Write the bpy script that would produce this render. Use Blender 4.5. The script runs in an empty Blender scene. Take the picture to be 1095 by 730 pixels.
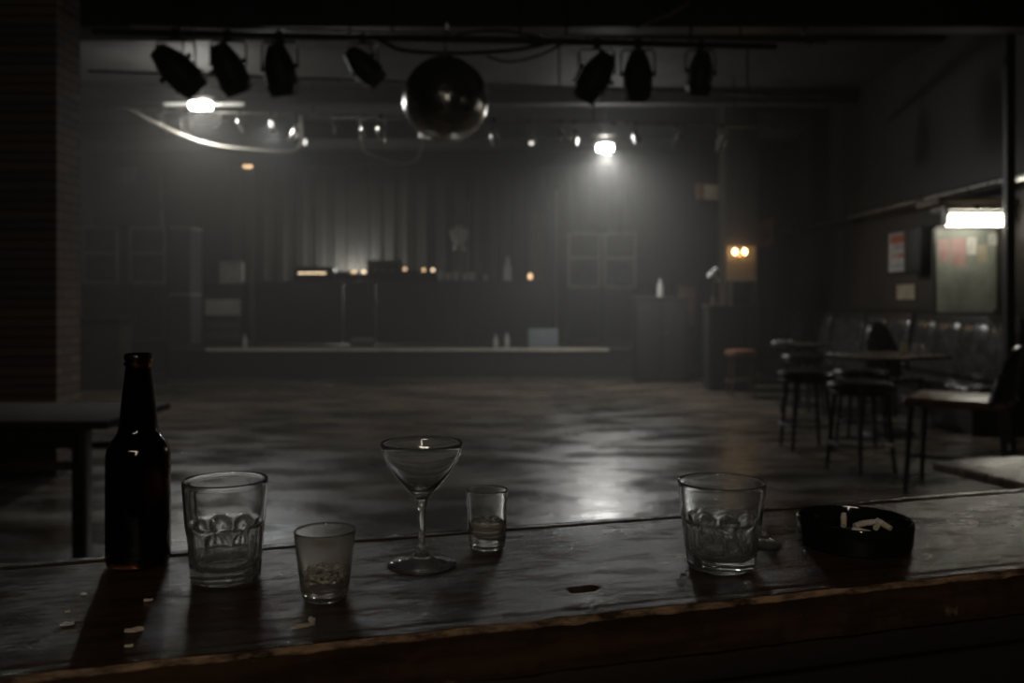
import bpy, bmesh, math, random
from mathutils import Vector, Matrix, noise
random.seed(7)
S = bpy.context.scene
C = S.collection
PI = math.pi
F = 950.0; CX = 547.5; HY = 320.0; CH = 1.34; BT = CH - .263

def P(px, py, d):
    return Vector(((px - CX) / F * d, d, CH - (py - HY) / F * d))

# ------------------------------------------------------------------ camera, world, lights, exposure
cd = bpy.data.cameras.new('camera'); cam = bpy.data.objects.new('camera', cd); C.objects.link(cam)
cam.location = (0, 0, CH); cam.rotation_euler = (PI / 2, 0, 0)
cd.sensor_width = 36; cd.lens = F / 1095 * 36; cd.shift_y = -(365 - HY) / 1095
cd.clip_start = .02; cd.clip_end = 100
cd.dof.use_dof = True; cd.dof.focus_distance = .87; cd.dof.aperture_fstop = 5.6
S.camera = cam
S.view_settings.view_transform = 'Standard'; S.view_settings.look = 'None'
S.view_settings.gamma = 1; S.view_settings.exposure = 0.0; S.view_settings.use_curve_mapping = False

w = bpy.data.worlds.new('club_air'); S.world = w; w.use_nodes = True
nt = w.node_tree; nt.nodes.clear()
wo = nt.nodes.new('ShaderNodeOutputWorld'); bg = nt.nodes.new('ShaderNodeBackground')
bg.inputs[0].default_value = (0, 0, 0, 1); bg.inputs[1].default_value = 0
vs = nt.nodes.new('ShaderNodeVolumeScatter')            # thin stage haze through the whole room
vs.inputs['Color'].default_value = (.95, .95, .925, 1); vs.inputs['Density'].default_value = .025
vs.inputs['Anisotropy'].default_value = .35
# the haze hangs over the stage end of the room and thins out towards the bar
ge = nt.nodes.new('ShaderNodeNewGeometry'); sx = nt.nodes.new('ShaderNodeSeparateXYZ'); mr = nt.nodes.new('ShaderNodeMapRange')
mr.interpolation_type = 'SMOOTHSTEP'
for i_, v_ in enumerate((6.5, 13.5, .002, .028)): mr.inputs[i_ + 1].default_value = v_
nt.links.new(ge.outputs['Position'], sx.inputs[0]); nt.links.new(sx.outputs['Y'], mr.inputs[0]); 
mr2 = nt.nodes.new('ShaderNodeMapRange'); mr2.interpolation_type = 'SMOOTHSTEP'
for i_, v_ in enumerate((1.8, 4.2, 1.0, .25)): mr2.inputs[i_ + 1].default_value = v_
mu = nt.nodes.new('ShaderNodeMath'); mu.operation = 'MULTIPLY'
nt.links.new(sx.outputs['X'], mr2.inputs[0]); nt.links.new(mr.outputs[0], mu.inputs[0]); nt.links.new(mr2.outputs[0], mu.inputs[1])
nt.links.new(mu.outputs[0], vs.inputs['Density'])
w.cycles.volume_step_size = 3.0; S.cycles.volume_step_rate = 8
nt.links.new(bg.outputs[0], wo.inputs['Surface']); nt.links.new(vs.outputs[0], wo.inputs['Volume'])

def light(kind, name, loc, power, color=(1, 1, 1), size=.05, target=None, cone=120, blend=.8, sy=None):
    l = bpy.data.lights.new(name, kind); l.energy = power; l.color = color
    if kind == 'AREA':
        l.size = size
        if sy: l.shape = 'RECTANGLE'; l.size_y = sy
    else: l.shadow_soft_size = size
    if kind == 'SPOT': l.spot_size = math.radians(cone); l.spot_blend = blend
    o = bpy.data.objects.new(name, l); C.objects.link(o); o.location = loc
    if target is not None:
        o.rotation_euler = (Vector(target) - Vector(loc)).to_track_quat('-Z', 'Y').to_euler()
    return o
L1 = P(215, 113, 12.0); L2 = P(647, 158, 13.5)
light('SPOT', 'flood_left_light', L1 + Vector((0, -.09, -.10)), 130, (1, .97, .9), .10, L1 + Vector((.6, -1.2, -4)), 172, 1)
light('POINT', 'flood_left_spill', L1 + Vector((0, -.16, 0)), 32, (1, .97, .9), .05)
light('SPOT', 'flood_right_light', L2 + Vector((0, -.09, -.10)), 400, (1, .99, .955), .08, L2 + Vector((0, -1.7, -4)), 146, 1)
light('POINT', 'flood_right_spill', L2 + Vector((0, -.16, 0)), 20, (1, .99, .955), .05)
light('SPOT', 'spotlight_beam', P(291, 141, 12.05), 75, (.95, .98, 1), .05, (-1.2, 3.6, .4), 60, 1)
light('POINT', 'desk_glow_light', P(377, 296, 17.95), 48, (1, .96, .86), .10)
light('POINT', 'sconce_light', P(790, 269, 13.55), 1.3, (1, .62, .28), .04)
light('AREA', 'bar_lamp_light', (.10, -.95, 1.88), 3.0, (1, .86, .70), .07, (.1, 1.2, 1.1), sy=.60)     # upright lamp behind the bar
light('AREA', 'added_strip_light', (-.15, -1.35, 2.45), 7.5, (1, .88, .74), 1.5, (0, .9, 1.1), sy=.05)    # added unseen strip light to brighten the glass rims
light('AREA', 'tube_light', (4.75, 8.88, 2.12), 8, (1, .93, .78), .6, (2.6, 3.0, .4), sy=.06)
light('POINT', 'side_lamp_light', (3.05, 4.3, 2.25), 1.4, (1, .80, .56), .06)        # warm wall side lamp, right of the picture

# ------------------------------------------------------------------ materials
def mat(name, color, rough=.5, metal=0.0, var=.0, vscale=6, bump=0.0, bscale=30, rvar=0.0, color2=None,
        emit=None, estr=0, trans=0, ior=1.5, coat=0, stretch=(1, 1, 1), coords='Object', thr=(.35, .65), spec=.5, rscale=None, detail=6):
    m = bpy.data.materials.new(name); m.use_nodes = True
    t = m.node_tree; b = t.nodes['Principled BSDF']
    b.inputs['Base Color'].default_value = (*color, 1); b.inputs['Roughness'].default_value = rough
    b.inputs['Metallic'].default_value = metal; b.inputs['IOR'].default_value = ior
    b.inputs['Transmission Weight'].default_value = trans; b.inputs['Coat Weight'].default_value = coat
    b.inputs['Specular IOR Level'].default_value = spec
    if emit:
        b.inputs['Emission Color'].default_value = (*emit, 1); b.inputs['Emission Strength'].default_value = estr
    tc = t.nodes.new('ShaderNodeTexCoord'); mp = t.nodes.new('ShaderNodeMapping')
    mp.inputs['Scale'].default_value = stretch; t.links.new(tc.outputs[coords], mp.inputs[0])
    if var or color2:
        n = t.nodes.new('ShaderNodeTexNoise'); n.inputs['Scale'].default_value = vscale; n.inputs['Detail'].default_value = detail
        n.inputs['Roughness'].default_value = .65
        t.links.new(mp.outputs[0], n.inputs[0])
        r = t.nodes.new('ShaderNodeMapRange'); r.inputs[1].default_value = thr[0]; r.inputs[2].default_value = thr[1]
        t.links.new(n.outputs[0], r.inputs[0])
        mx = t.nodes.new('ShaderNodeMix'); mx.data_type = 'RGBA'
        c2 = color2 or tuple(c * (1 - var) for c in color)
        mx.inputs[6].default_value = (*color, 1); mx.inputs[7].default_value = (*c2, 1)
        t.links.new(r.outputs[0], mx.inputs[0]); t.links.new(mx.outputs[2], b.inputs['Base Color'])
    if rvar:
        n = t.nodes.new('ShaderNodeTexNoise'); n.inputs['Scale'].default_value = rscale or vscale * 1.7; n.inputs['Detail'].default_value = 8
        t.links.new(mp.outputs[0], n.inputs[0])
        r = t.nodes.new('ShaderNodeMapRange'); r.inputs[1].default_value = .3; r.inputs[2].default_value = .7
        r.inputs[3].default_value = max(.02, rough - rvar); r.inputs[4].default_value = min(1, rough + rvar)
        t.links.new(n.outputs[0], r.inputs[0]); t.links.new(r.outputs[0], b.inputs['Roughness'])
    if bump:
        n = t.nodes.new('ShaderNodeTexNoise'); n.inputs['Scale'].default_value = bscale; n.inputs['Detail'].default_value = 5
        t.links.new(mp.outputs[0], n.inputs[0])
        bp = t.nodes.new('ShaderNodeBump'); bp.inputs['Strength'].default_value = bump; bp.inputs['Distance'].default_value = .01
        t.links.new(n.outputs[0], bp.inputs['Height']); t.links.new(bp.outputs[0], b.inputs['Normal'])
    return m

def brick_mat(name, c1, c2, mortar, scale, bw, bh, rough=.85, axes='XZ', mort=.02, bump=.6):
    m = mat(name, c1, rough); t = m.node_tree; b = t.nodes['Principled BSDF']
    tc = t.nodes.new('ShaderNodeTexCoord'); sp = t.nodes.new('ShaderNodeSeparateXYZ'); cb = t.nodes.new('ShaderNodeCombineXYZ')
    t.links.new(tc.outputs['Object'], sp.inputs[0])
    t.links.new(sp.outputs[axes[0]], cb.inputs[0]); t.links.new(sp.outputs[axes[1]], cb.inputs[1])
    k = t.nodes.new('ShaderNodeTexBrick'); k.inputs['Scale'].default_value = scale
    k.inputs['Color1'].default_value = (*c1, 1); k.inputs['Color2'].default_value = (*c2, 1); k.inputs['Mortar'].default_value = (*mortar, 1)
    k.inputs['Mortar Size'].default_value = mort; k.inputs['Brick Width'].default_value = bw; k.inputs['Row Height'].default_value = bh
    t.links.new(cb.outputs[0], k.inputs[0]); t.links.new(k.outputs[0], b.inputs['Base Color'])
    bp = t.nodes.new('ShaderNodeBump'); bp.invert = True; bp.inputs['Strength'].default_value = bump; bp.inputs['Distance'].default_value = .01
    t.links.new(k.outputs[1], bp.inputs['Height']); t.links.new(bp.outputs[0], b.inputs['Normal'])
    return m

M = {}
M['black'] = mat('black_paint', (.012, .012, .012), .5, bump=.1)
M['blackgloss'] = mat('black_gloss', (.006, .006, .006), .08)
M['blackmetal'] = mat('black_metal', (.015, .015, .015), .4, metal=.4, rvar=.1)
M['steel'] = mat('dull_steel', (.35, .34, .32), .35, metal=1, rvar=.12, var=.3)
M['chrome'] = mat('chrome', (.8, .8, .78), .14, metal=1)
M['ceil'] = mat('ceiling_paint', (.070, .070, .067), .8, var=.5, vscale=1.5, bump=.3)
M['wall'] = mat('dark_wall', (.035, .034, .032), .75, var=.5, vscale=1.2, bump=.2)
M['panelwall'] = brick_mat('wood_panel_wall', (.022, .014, .010), (.014, .010, .008), (.008, .006, .005), 1, .3, 3.0, .55, 'YZ', .008, .3)
M['brick'] = brick_mat('brown_brick', (.30, .20, .14), (.18, .12, .09), (.10, .09, .08), 1, .22, .075, .7, 'YZ', .01, .8)
M['floor'] = mat('worn_floor', (.105, .080, .058), .29, vscale=1.3, color2=(.020, .019, .018), rvar=.2, rscale=3.2, bump=.6, bscale=22,
                 stretch=(.45, 1, 1), thr=(.4, .62), detail=10)
M['curtain'] = mat('stage_curtain', (.050, .048, .044), .9, var=.4, vscale=2, bump=.2)
M['stagewood'] = mat('stage_boards', (.06, .05, .04), .5, var=.4, vscale=3, rvar=.15)
M['stageedge'] = mat('lit_stage_edge', (.75, .66, .54), .45, var=.3, vscale=2.5, metal=.0)  # pale colour stands for the light along the stage edge
M['speaker'] = mat('speaker_carpet', (.065, .065, .064), .6, var=.3, vscale=20, bump=.2)
M['grille'] = mat('speaker_grille', (.010, .010, .010), .5, bump=.5, bscale=120)
M['deskfront'] = mat('desk_panel', (.022, .022, .021), .5, var=.3, vscale=4)
M['paper'] = mat('paper', (.55, .53, .48), .8, var=.3, vscale=9)
M['bluepaper'] = mat('grey_blue_card', (.22, .25, .28), .7, var=.2)
M['seatvinyl'] = mat('black_vinyl', (.014, .013, .012), .28, bump=.25, bscale=18, rvar=.08)
M['banqvinyl'] = mat('worn_vinyl', (.05, .048, .046), .26, bump=.7, bscale=9, rvar=.1, var=.4, vscale=5)
M['brownseat'] = mat('worn_brown_seat', (.20, .085, .040), .38, var=.5, vscale=14, bump=.2)
M['legs'] = mat('dark_wood_leg', (.020, .015, .012), .4)
M['brownleg'] = mat('brown_wood_leg', (.075, .038, .022), .5)
M['tabletop'] = mat('table_wood', (.09, .062, .040), .3, stretch=(1, 7, 1), vscale=5, color2=(.03, .022, .015), rvar=.12, bump=.15)
M['lightwood'] = mat('worn_pale_table', (.24, .17, .10), .35, stretch=(1, 6, 1), vscale=6, color2=(.07, .05, .03), rvar=.15, bump=.2)
M['glass'] = mat('clear_glass', (.97, .98, .97), .0, trans=.965, ior=1.5)
M['smearglass'] = mat('smeared_glass', (.93, .91, .86), .03, trans=.955, ior=1.5, bump=.04, bscale=60)
M['amber'] = mat('amber_glass', (.10, .032, .010), .03, trans=1, ior=1.5)
M['beer'] = mat('dark_beer', (.03, .012, .005), .1)
M['foam'] = mat('pale_foam', (.72, .67, .56), .55, var=.5, vscale=250, bump=.6, bscale=300)
M['ice'] = mat('ice', (.95, .96, .96), .08, trans=1, ior=1.31, bump=.5, bscale=90)
M['drink'] = mat('melted_drink', (.80, .72, .60), .0, trans=1, ior=1.33)
M['filter'] = mat('cigarette_filter', (.58, .50, .38), .8, var=.3, vscale=400)
M['cigpaper'] = mat('cigarette_paper', (.70, .67, .60), .8, var=.4, vscale=300)
M['ash'] = mat('ash', (.16, .15, .14), .95, var=.6, vscale=250, bump=1, bscale=500)
M['brass'] = mat('brass', (.5, .36, .16), .3, metal=1)
M['redprint'] = mat('faded_red_print', (.45, .12, .07), .7)
M['pinkpaper'] = mat('pink_paper', (.40, .24, .22), .8, var=.3)
M['orange'] = mat('orange_picture', (.32, .13, .05), .6, var=.6, vscale=14)
M['rust'] = mat('rust_tin', (.20, .10, .05), .7, var=.5, vscale=12)
M['creamdark'] = mat('aged_cream', (.22, .17, .11), .7, var=.3, vscale=5)
M['oldtable'] = mat('old_table_top', (.03, .022, .016), .8, spec=.15)
M['board'] = mat('notice_board', (.24, .26, .22), .6, var=.45, vscale=3.5, bump=.2)
M['brownwood'] = mat('brown_cabinet', (.05, .032, .022), .65, var=.4, vscale=6)
M['cream'] = mat('cream_panel', (.40, .33, .22), .7, var=.3, vscale=5)
M['darkpanel'] = mat('dark_pillar_wood', (.05, .036, .026), .55, var=.4, vscale=4, stretch=(4, 4, 1))
M['cablewhite'] = mat('pale_cable', (.34, .32, .28), .5)
M['brownglass'] = mat('brown_bottle_far', (.10, .04, .02), .1)
M['whiteplastic'] = mat('white_plastic', (.6, .6, .57), .5)
M['e_flood'] = mat('flood_lens', (1, 1, 1), .3, emit=(1, .97, .92), estr=30)
M['e_floodR'] = mat('flood_lens_cool', (1, 1, 1), .3, emit=(.97, 1, .96), estr=40)
M['e_tube'] = mat('fluorescent_tube', (1, 1, 1), .3, emit=(1, .94, .80), estr=15)
M['e_bulb'] = mat('warm_bulb', (1, 1, 1), .3, emit=(1, .62, .28), estr=14)
M['e_led'] = mat('warm_indicator', (1, 1, 1), .3, emit=(1, .74, .45), estr=2.2)
M['e_dimwarm'] = mat('dim_warm_lamp', (1, 1, 1), .3, emit=(1, .62, .32), estr=1.6)
M['e_pin'] = mat('pin_light', (1, 1, 1), .3, emit=(1, .95, .88), estr=1.5)

def wood_bar():
    m = mat('bar_wood', (.03, .02, .012), .28); t = m.node_tree; b = t.nodes['Principled BSDF']
    tc = t.nodes.new('ShaderNodeTexCoord')
    def mapping(s):
        mp = t.nodes.new('ShaderNodeMapping'); mp.inputs['Scale'].default_value = s; t.links.new(tc.outputs['Object'], mp.inputs[0]); return mp
    def nz(mp, sc, det=8, ro=.6):
        n = t.nodes.new('ShaderNodeTexNoise'); n.inputs['Scale'].default_value = sc; n.inputs['Detail'].default_value = det
        n.inputs['Roughness'].default_value = ro; t.links.new(mp.outputs[0], n.inputs[0]); return n
    def rng(n, a, b_, c, d):
        r = t.nodes.new('ShaderNodeMapRange'); 
        for i, v in enumerate((a, b_, c, d)): r.inputs[i + 1].default_value = v
        t.links.new(n.outputs[0], r.inputs[0]); return r
    grain = nz(mapping((1.2, 22, 8)), 6); big = nz(mapping((1, 1.6, 1)), 7); fine = nz(mapping((1, 2.6, 1)), 95, 7, .8); chips = nz(mapping((.8, 2.0, 1)), 26, 4, .5)
    mx = t.nodes.new('ShaderNodeMix'); mx.data_type = 'RGBA'
    mx.inputs[6].default_value = (.012, .008, .005, 1); mx.inputs[7].default_value = (.060, .033, .017, 1)
    t.links.new(rng(grain, .3, .75, 0, 1).outputs[0], mx.inputs[0])
    mx2 = t.nodes.new('ShaderNodeMix'); mx2.data_type = 'RGBA'; mx2.inputs[7].default_value = (.15, .10, .062, 1)
    t.links.new(rng(chips, .66, .71, 0, .8).outputs[0], mx2.inputs[0]); t.links.new(mx.outputs[2], mx2.inputs[6])
    t.links.new(mx2.outputs[2], b.inputs['Base Color'])
    t.links.new(rng(big, .36, .64, .09, .28).outputs[0], b.inputs['Roughness'])
    add = t.nodes.new('ShaderNodeMath'); add.operation = 'MULTIPLY_ADD'; add.inputs[1].default_value = .5
    t.links.new(grain.outputs[0], add.inputs[0]); t.links.new(fine.outputs[0], add.inputs[2])
    bp = t.nodes.new('ShaderNodeBump'); bp.inputs['Strength'].default_value = .7; bp.inputs['Distance'].default_value = .0012
    t.links.new(add.outputs[0], bp.inputs['Height']); t.links.new(bp.outputs[0], b.inputs['Normal'])
    t.links.new(rng(nz(mapping((1, 2.4, 1)), 17, 9, .75), .42, .62, .04, .55).outputs[0], b.inputs['Specular IOR Level'])
    return m
M['bar'] = wood_bar()
M['baredge'] = mat('worn_bar_edge', (.30, .19, .11), .45, vscale=55, color2=(.03, .018, .010), stretch=(.5, 1, 1), bump=.4, bscale=120, thr=(.40, .60))

# ------------------------------------------------------------------ mesh helpers
class MB:
    def __init__(s): s.b = bmesh.new()
    def box(s, x0, x1, y0, y1, z0, z1, bev=0, m=None):
        r = bmesh.ops.create_cube(s.b, size=1)['verts']
        for v in r:
            v.co = Vector(((x0 + x1) / 2 + v.co.x * (x1 - x0), (y0 + y1) / 2 + v.co.y * (y1 - y0), (z0 + z1) / 2 + v.co.z * (z1 - z0)))
        if bev:
            es = list({e for v in r for e in v.link_edges})
            r = bmesh.ops.bevel(s.b, geom=es, offset=bev, segments=3, affect='EDGES', profile=.5)['verts']
        if m is not None:
            vs_ = {v for v in r}; bmesh.ops.transform(s.b, matrix=m, verts=list(vs_))
        return s
    def tube(s, pts, r, n=10, closed=False, caps=True):
        pts = [Vector(p) for p in pts]; rings = []; up = Vector((0, 0, 1)); rr = r if isinstance(r, (list, tuple)) else [r] * len(pts)
        for i, p in enumerate(pts):
            a = pts[(i - 1) % len(pts)] if (i or closed) else p; c = pts[(i + 1) % len(pts)] if (i < len(pts) - 1 or closed) else p
            t = (c - a).normalized(); u = t.cross(up)
            if u.length < .05: u = t.cross(Vector((0, 1, 0)))
            u.normalize(); v = t.cross(u).normalized()
            rings.append([s.b.verts.new(p + (u * math.cos(k * 2 * PI / n) + v * math.sin(k * 2 * PI / n)) * rr[i]) for k in range(n)])
        m = len(rings)
        for i in range(m if closed else m - 1):
            A = rings[i]; B = rings[(i + 1) % m]
            for k in range(n): s.b.faces.new((A[k], A[(k + 1) % n], B[(k + 1) % n], B[k]))
        if caps and not closed:
            s.b.faces.new(rings[0][::-1]); s.b.faces.new(rings[-1])
        return s
    def lathe(s, prof, n=48, m=None, closed=False, rf=None):
        """prof: (r,z) list about Z; r==0 ends become poles; rf(theta,r,z,i)->r"""
        rings = []
        for i, (r, z) in enumerate(prof):
            if r <= 1e-6: rings.append([s.b.verts.new((0, 0, z))])
            else:
                L = []
                for k in range(n):
                    a = 2 * PI * k / n; q = rf(a, r, z, i) if rf else r
                    L.append(s.b.verts.new((q * math.cos(a), q * math.sin(a), z)))
                rings.append(L)
        N = len(rings)
        for i in range(N if closed else N - 1):
            A = rings[i]; B = rings[(i + 1) % N]
            if len(A) == 1 and len(B) == 1: continue
            for k in range(n):
                if len(A) == 1: s.b.faces.new((A[0], B[(k + 1) % n], B[k]))
                elif len(B) == 1: s.b.faces.new((A[k], A[(k + 1) % n], B[0]))
                else: s.b.faces.new((A[k], A[(k + 1) % n], B[(k + 1) % n], B[k]))
        if m is not None: bmesh.ops.transform(s.b, matrix=m, verts=[v for L in rings for v in L])
        return s
    def mesh(s, name, material, smooth=True, angle=35):
        bmesh.ops.recalc_face_normals(s.b, faces=s.b.faces)
        me = bpy.data.meshes.new(name); s.b.to_mesh(me); s.b.free()
        if material: me.materials.append(material)
        if smooth:
            for p in me.polygons: p.use_smooth = True
            me.set_sharp_from_angle(angle=math.radians(angle))
        return me
    def build(s, name, material, parent=None, loc=None, rot=None, smooth=True, angle=35):
        o = bpy.data.objects.new(name, s.mesh(name, material, smooth, angle)); C.objects.link(o)
        if parent: o.parent = parent
        if loc is not None: o.location = loc
        if rot is not None: o.rotation_euler = rot
        return o

def tag(o, label, cat, group=None, kind=None):
    o['label'] = label; o['category'] = cat
    if group: o['group'] = group
    if kind: o['kind'] = kind
    return o
def thing(name, label, cat, loc=(0, 0, 0), rz=0, group=None, kind=None):
    o = bpy.data.objects.new(name, None); C.objects.link(o); o.location = loc; o.rotation_euler = (0, 0, rz); o.empty_display_size = .1
    return tag(o, label, cat, group, kind)
def struct(o, label=None):
    o['kind'] = 'structure'
    if label: o['label'] = label
    return o
def dup(root, loc=None, rz=None, label=None, scale=None):
    def cp(o, par):
        c = o.copy(); C.objects.link(c); c.parent = par
        for ch in list(o.children): cp(ch, c)
        return c
    r = cp(root, None)
    if loc is not None: r.location = loc
    if rz is not None: r.rotation_euler = (0, 0, rz)
    if label: r['label'] = label
    if scale: r.scale = scale
    return r
def child(o, kind):
    for c in o.children:
        if c.name.split('.')[0] == kind: return c

# ------------------------------------------------------------------ room shell
XL, XR, YF, YB, ZC = -8.8, 5.1, -2.6, 18.7, 4.45
struct(MB().box(XL - .2, XR + .2, YF - .2, YB + .2, -.2, 0).build('floor', M['floor'], smooth=False))
struct(MB().box(XL - .2, XR + .2, YF - .2, YB + .2, ZC, ZC + .2).build('ceiling', M['ceil'], smooth=False))
struct(MB().box(XL - .2, XL, YF - .2, YB + .2, 0, ZC).build('wall_left', M['wall'], smooth=False))
struct(MB().box(XR, XR + .2, YF - .2, YB + .2, 0, ZC).build('wall_right', M['panelwall'], smooth=False))
struct(MB().box(XL, XR, YB, YB + .2, 0, ZC).build('wall_back', M['wall'], smooth=False))
struct(MB().box(XL, XR, YF - .2, YF, 0, ZC).build('wall_front', M['wall'], smooth=False))
struct(MB().box(XR - .03, XR, 5, 18.69, 1.17, 1.24).build('trim_1', M['legs'], smooth=False))
struct(MB().box(-8.79, XR - .01, YB - .03, YB, 0, .15).build('trim_2', M['black'], smooth=False))
k = 3
for y, h in ((8.1, .66), (10.6, .06), (13.2, .22), (15.8, .28)):  # first beam is black and deepened to stand for the unlit near ceiling
    struct(MB().box(XL + .01, XR - .01, y - .11, y + .11, ZC - h, ZC - .001).build('trim_%d' % k, M['black' if k == 3 else 'ceil'], smooth=False)); k += 1
# brick pillar at the left
struct(MB().box(-4.8, -3.5, 6.83, 7.2, 0, ZC - .002).build('brick_pillar', M['brick'], smooth=False), 'brown brick pillar at the left edge of the room')
# wooden pillar carrying the wall lamp
wp = thing('wooden_pillar', 'square dark wooden pillar carrying the lit twin bulb wall lamp', 'pillar', (3.60, 14.15, 0), kind='structure')
MB().box(-.27, .27, -.2, .2, 0, ZC - .003, .01).build('shaft', M['darkpanel'], wp)
MB().box(-.23, .23, -.215, -.2, 1.63, 2.18).build('upper_panel', M['creamdark'], wp, smooth=False)
MB().box(-.30, .30, -.23, .23, 0, .16, .01).build('plinth', M['darkpanel'], wp)
# pipes and post by the right wall
pp = thing('ceiling_pipe', 'long grey pipe running along the right wall above the fluorescent lamp', 'pipe', (4.92, 7.2, 2.52))
MB().tube([(0, 0, 0), (0, 9, .02)], .04, 12).build('pipe', M['steel'], pp)
for y in (1, 3.4, 5.8, 8.2): MB().box(-.05, .18, y - .02, y + .02, -.05, .05).build('bracket', M['blackmetal'], pp)
po = thing('metal_post', 'black upright metal post right of the fluorescent lamp', 'post', (4.70, 8.4, 0))
MB().box(-.04, .04, -.04, .04, 0, ZC - .002, .005).build('shaft', M['black'], po)
MB().box(-.09, .09, -.09, .09, 0, .012).build('base_plate', M['blackmetal'], po)
lp = thing('wall_pipe', 'thin upright pipe on the back wall above the left loudspeakers', 'pipe', (P(172, 200, 18.6).x, 18.64, 0))
MB().tube([(0, 0, 2.2), (0, 0, 3.9)], .035, 10).build('pipe', M['steel'], lp)
for z in (2.5, 3.6): MB().box(-.06, .06, -.01, .06, z - .02, z + .02).build('bracket', M['steel'], lp)
tag(MB().box(-.22, .22, -.06, .06, -.18, .18, .02).build('junction_box', M['steel'], loc=(P(133, 188, 18.6).x, 18.63, P(133, 188, 18.6).z)),
    'small grey box on the back wall high above the left loudspeakers', 'junction box')

# ------------------------------------------------------------------ curtain and stage
def curtain():
    m = MB(); nx = 520; x0, x1 = -5.9, 2.6; cols = []
    for i in range(nx + 1):
        x = x0 + (x1 - x0) * i / nx
        f = .028 * math.sin(x * 19 + 1.5 * math.sin(x * 2.1)) + .012 * math.sin(x * 47)
        cols.append([m.b.verts.new((x, f * (1.1 - .35 * z / 3.6), z)) for z in [j * .45 for j in range(9)]])
    for a, b in zip(cols, cols[1:]):
        for j in range(8): m.b.faces.new((a[j], b[j], b[j + 1], a[j + 1]))
    return m
cu = thing('stage_curtain', 'dark grey pleated curtain hanging behind the stage', 'curtain', (0, 18.35, .52))
co = curtain().build('cloth', M['curtain'], cu)
sm = co.modifiers.new('thick', 'SOLIDIFY'); sm.thickness = .008
MB().tube([(-6, 0, 3.62), (2.7, 0, 3.62)], .025, 10).build('rail', M['blackmetal'], cu)
ZS = .505
st = thing('stage', 'low black stage across the far end of the dance floor with its lit edge painted pale', 'stage', (0, 15.2, 0))
MB().box(-5.9, 2.6, .03, 3.45, ZS - .05, ZS).build('deck', M['stagewood'], st, smooth=False)
MB().box(-5.9, 2.6, .06, .10, 0, ZS - .05).build('front_panel', M['black'], st, smooth=False)
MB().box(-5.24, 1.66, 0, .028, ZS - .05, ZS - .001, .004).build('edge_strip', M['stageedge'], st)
for x in (-5.9, 2.57): MB().box(x, x + .03, .10, 3.45, 0, ZS - .05).build('side_panel', M['black'], st, smooth=False)

# DJ desk
dk = thing('stage_desk', 'long black equipment desk standing across the middle of the stage', 'desk', (0, 16.3, ZS))
MB().box(-4.75, .78, -.02, .95, 1.13, 1.18, .006).build('worktop', M['speaker'], dk)
xs = [-4.70, -3.1, -2.50, -.93, .73]
for a, b in zip(xs, xs[1:]): MB().box(a + .006, b - .006, 0, .03, .02, 1.13, .006).build('front_panel', M['deskfront'], dk)
for x in (-4.72, .72): MB().box(x, x + .03, .04, .9, 0, 1.13).build('side_panel', M['deskfront'], dk, smooth=False)
ZD = ZS + 1.18
def onstage(px, d): return (P(px, 0, d).x, d)

# loudspeakers
def make_speaker(label, cat='loudspeaker'):
    t = thing('loudspeaker', label, cat)
    W, D = .62, .6
    b = MB(); b.box(-W/2, W/2, 0, D, 0, 1.05, .012); b.build('bass_cabinet', M['speaker'], t)
    MB().box(-W/2 + .05, W/2 - .05, -.014, .0, .08, .97, .004).build('bass_grille', M['grille'], t)
    MB().box(-W/2, W/2, 0, D, 1.06, 2.10, .012).build('top_cabinet', M['speaker'], t)
    e = MB()
    for a in ((-W/2, -W/2 + .035, 1.06, 2.10), (W/2 - .035, W/2, 1.06, 2.10), (-W/2, W/2, 1.06, 1.095), (-W/2, W/2, 2.065, 2.10), (-W/2, W/2, 1.60, 1.64)):
        e.box(a[0], a[1], -.02, .0, a[2], a[3])
    e.build('front_rim', M['worn'], t, smooth=False)
    MB().box(-W/2 + .05, W/2 - .05, -.012, .0, 1.66, 2.045, .004).build('horn_grille', M['grille'], t)
    rot = Matrix.Rotation(PI / 2, 4, 'X')
    cone = MB().lathe([(0, -.005), (.05, -.02), (.09, .0), (.185, .022), (.2, .03), (.22, .028), (.222, 0)], 40, Matrix.Translation((0, 0, 1.345)) @ rot)
    cone.build('woofer', M['grille'], t)
    return t
M['worn'] = mat('worn_cabinet_edge', (.55, .54, .51), .5, var=.4, vscale=8)
zsp = 0.0
sp = make_speaker('black stacked loudspeaker on the stage right of the desk, the one nearest the desk')
sp['group'] = 'stacked loudspeakers'
sp.location = (P(624.5, 0, 17).x, 16.9, ZS)
dup(sp, (P(662, 0, 17).x, 16.9, ZS), 0, 'black stacked loudspeaker at the right end of the stage, beside its twin')
# left pair stands on a low riser off the stage
ri = thing('speaker_riser', 'low black riser under the left pair of loudspeakers', 'riser', (-7.2, 16.75, 0))
MB().box(-1.25, .63, 0, 1.1, 0, .56, .01).build('box', M['black'], ri)
dup(sp, (P(109, 0, 17).x, 16.95, .56), 0, 'black stacked loudspeaker at the far left beside the brick pillar', (1.1, 1, 1.03))
dup(sp, (P(159, 0, 17).x, 16.95, .56), 0, 'black stacked loudspeaker second from the left, next to the tall crate', (1.1, 1, 1.03))
tc_ = thing('tall_crate', 'tall plain grey crate right of the left pair of loudspeakers', 'crate', (P(194, 0, 17).x, 16.95, 0))
MB().box(-.2, .2, 0, .6, 0, 2.72, .01).build('box', M['speaker'], tc_)
for z in (.3, 1.42, 2.69): MB().box(-.21, .21, -.012, .61, z, z + .03).build('batten', M['worn'], tc_, smooth=False)

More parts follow.
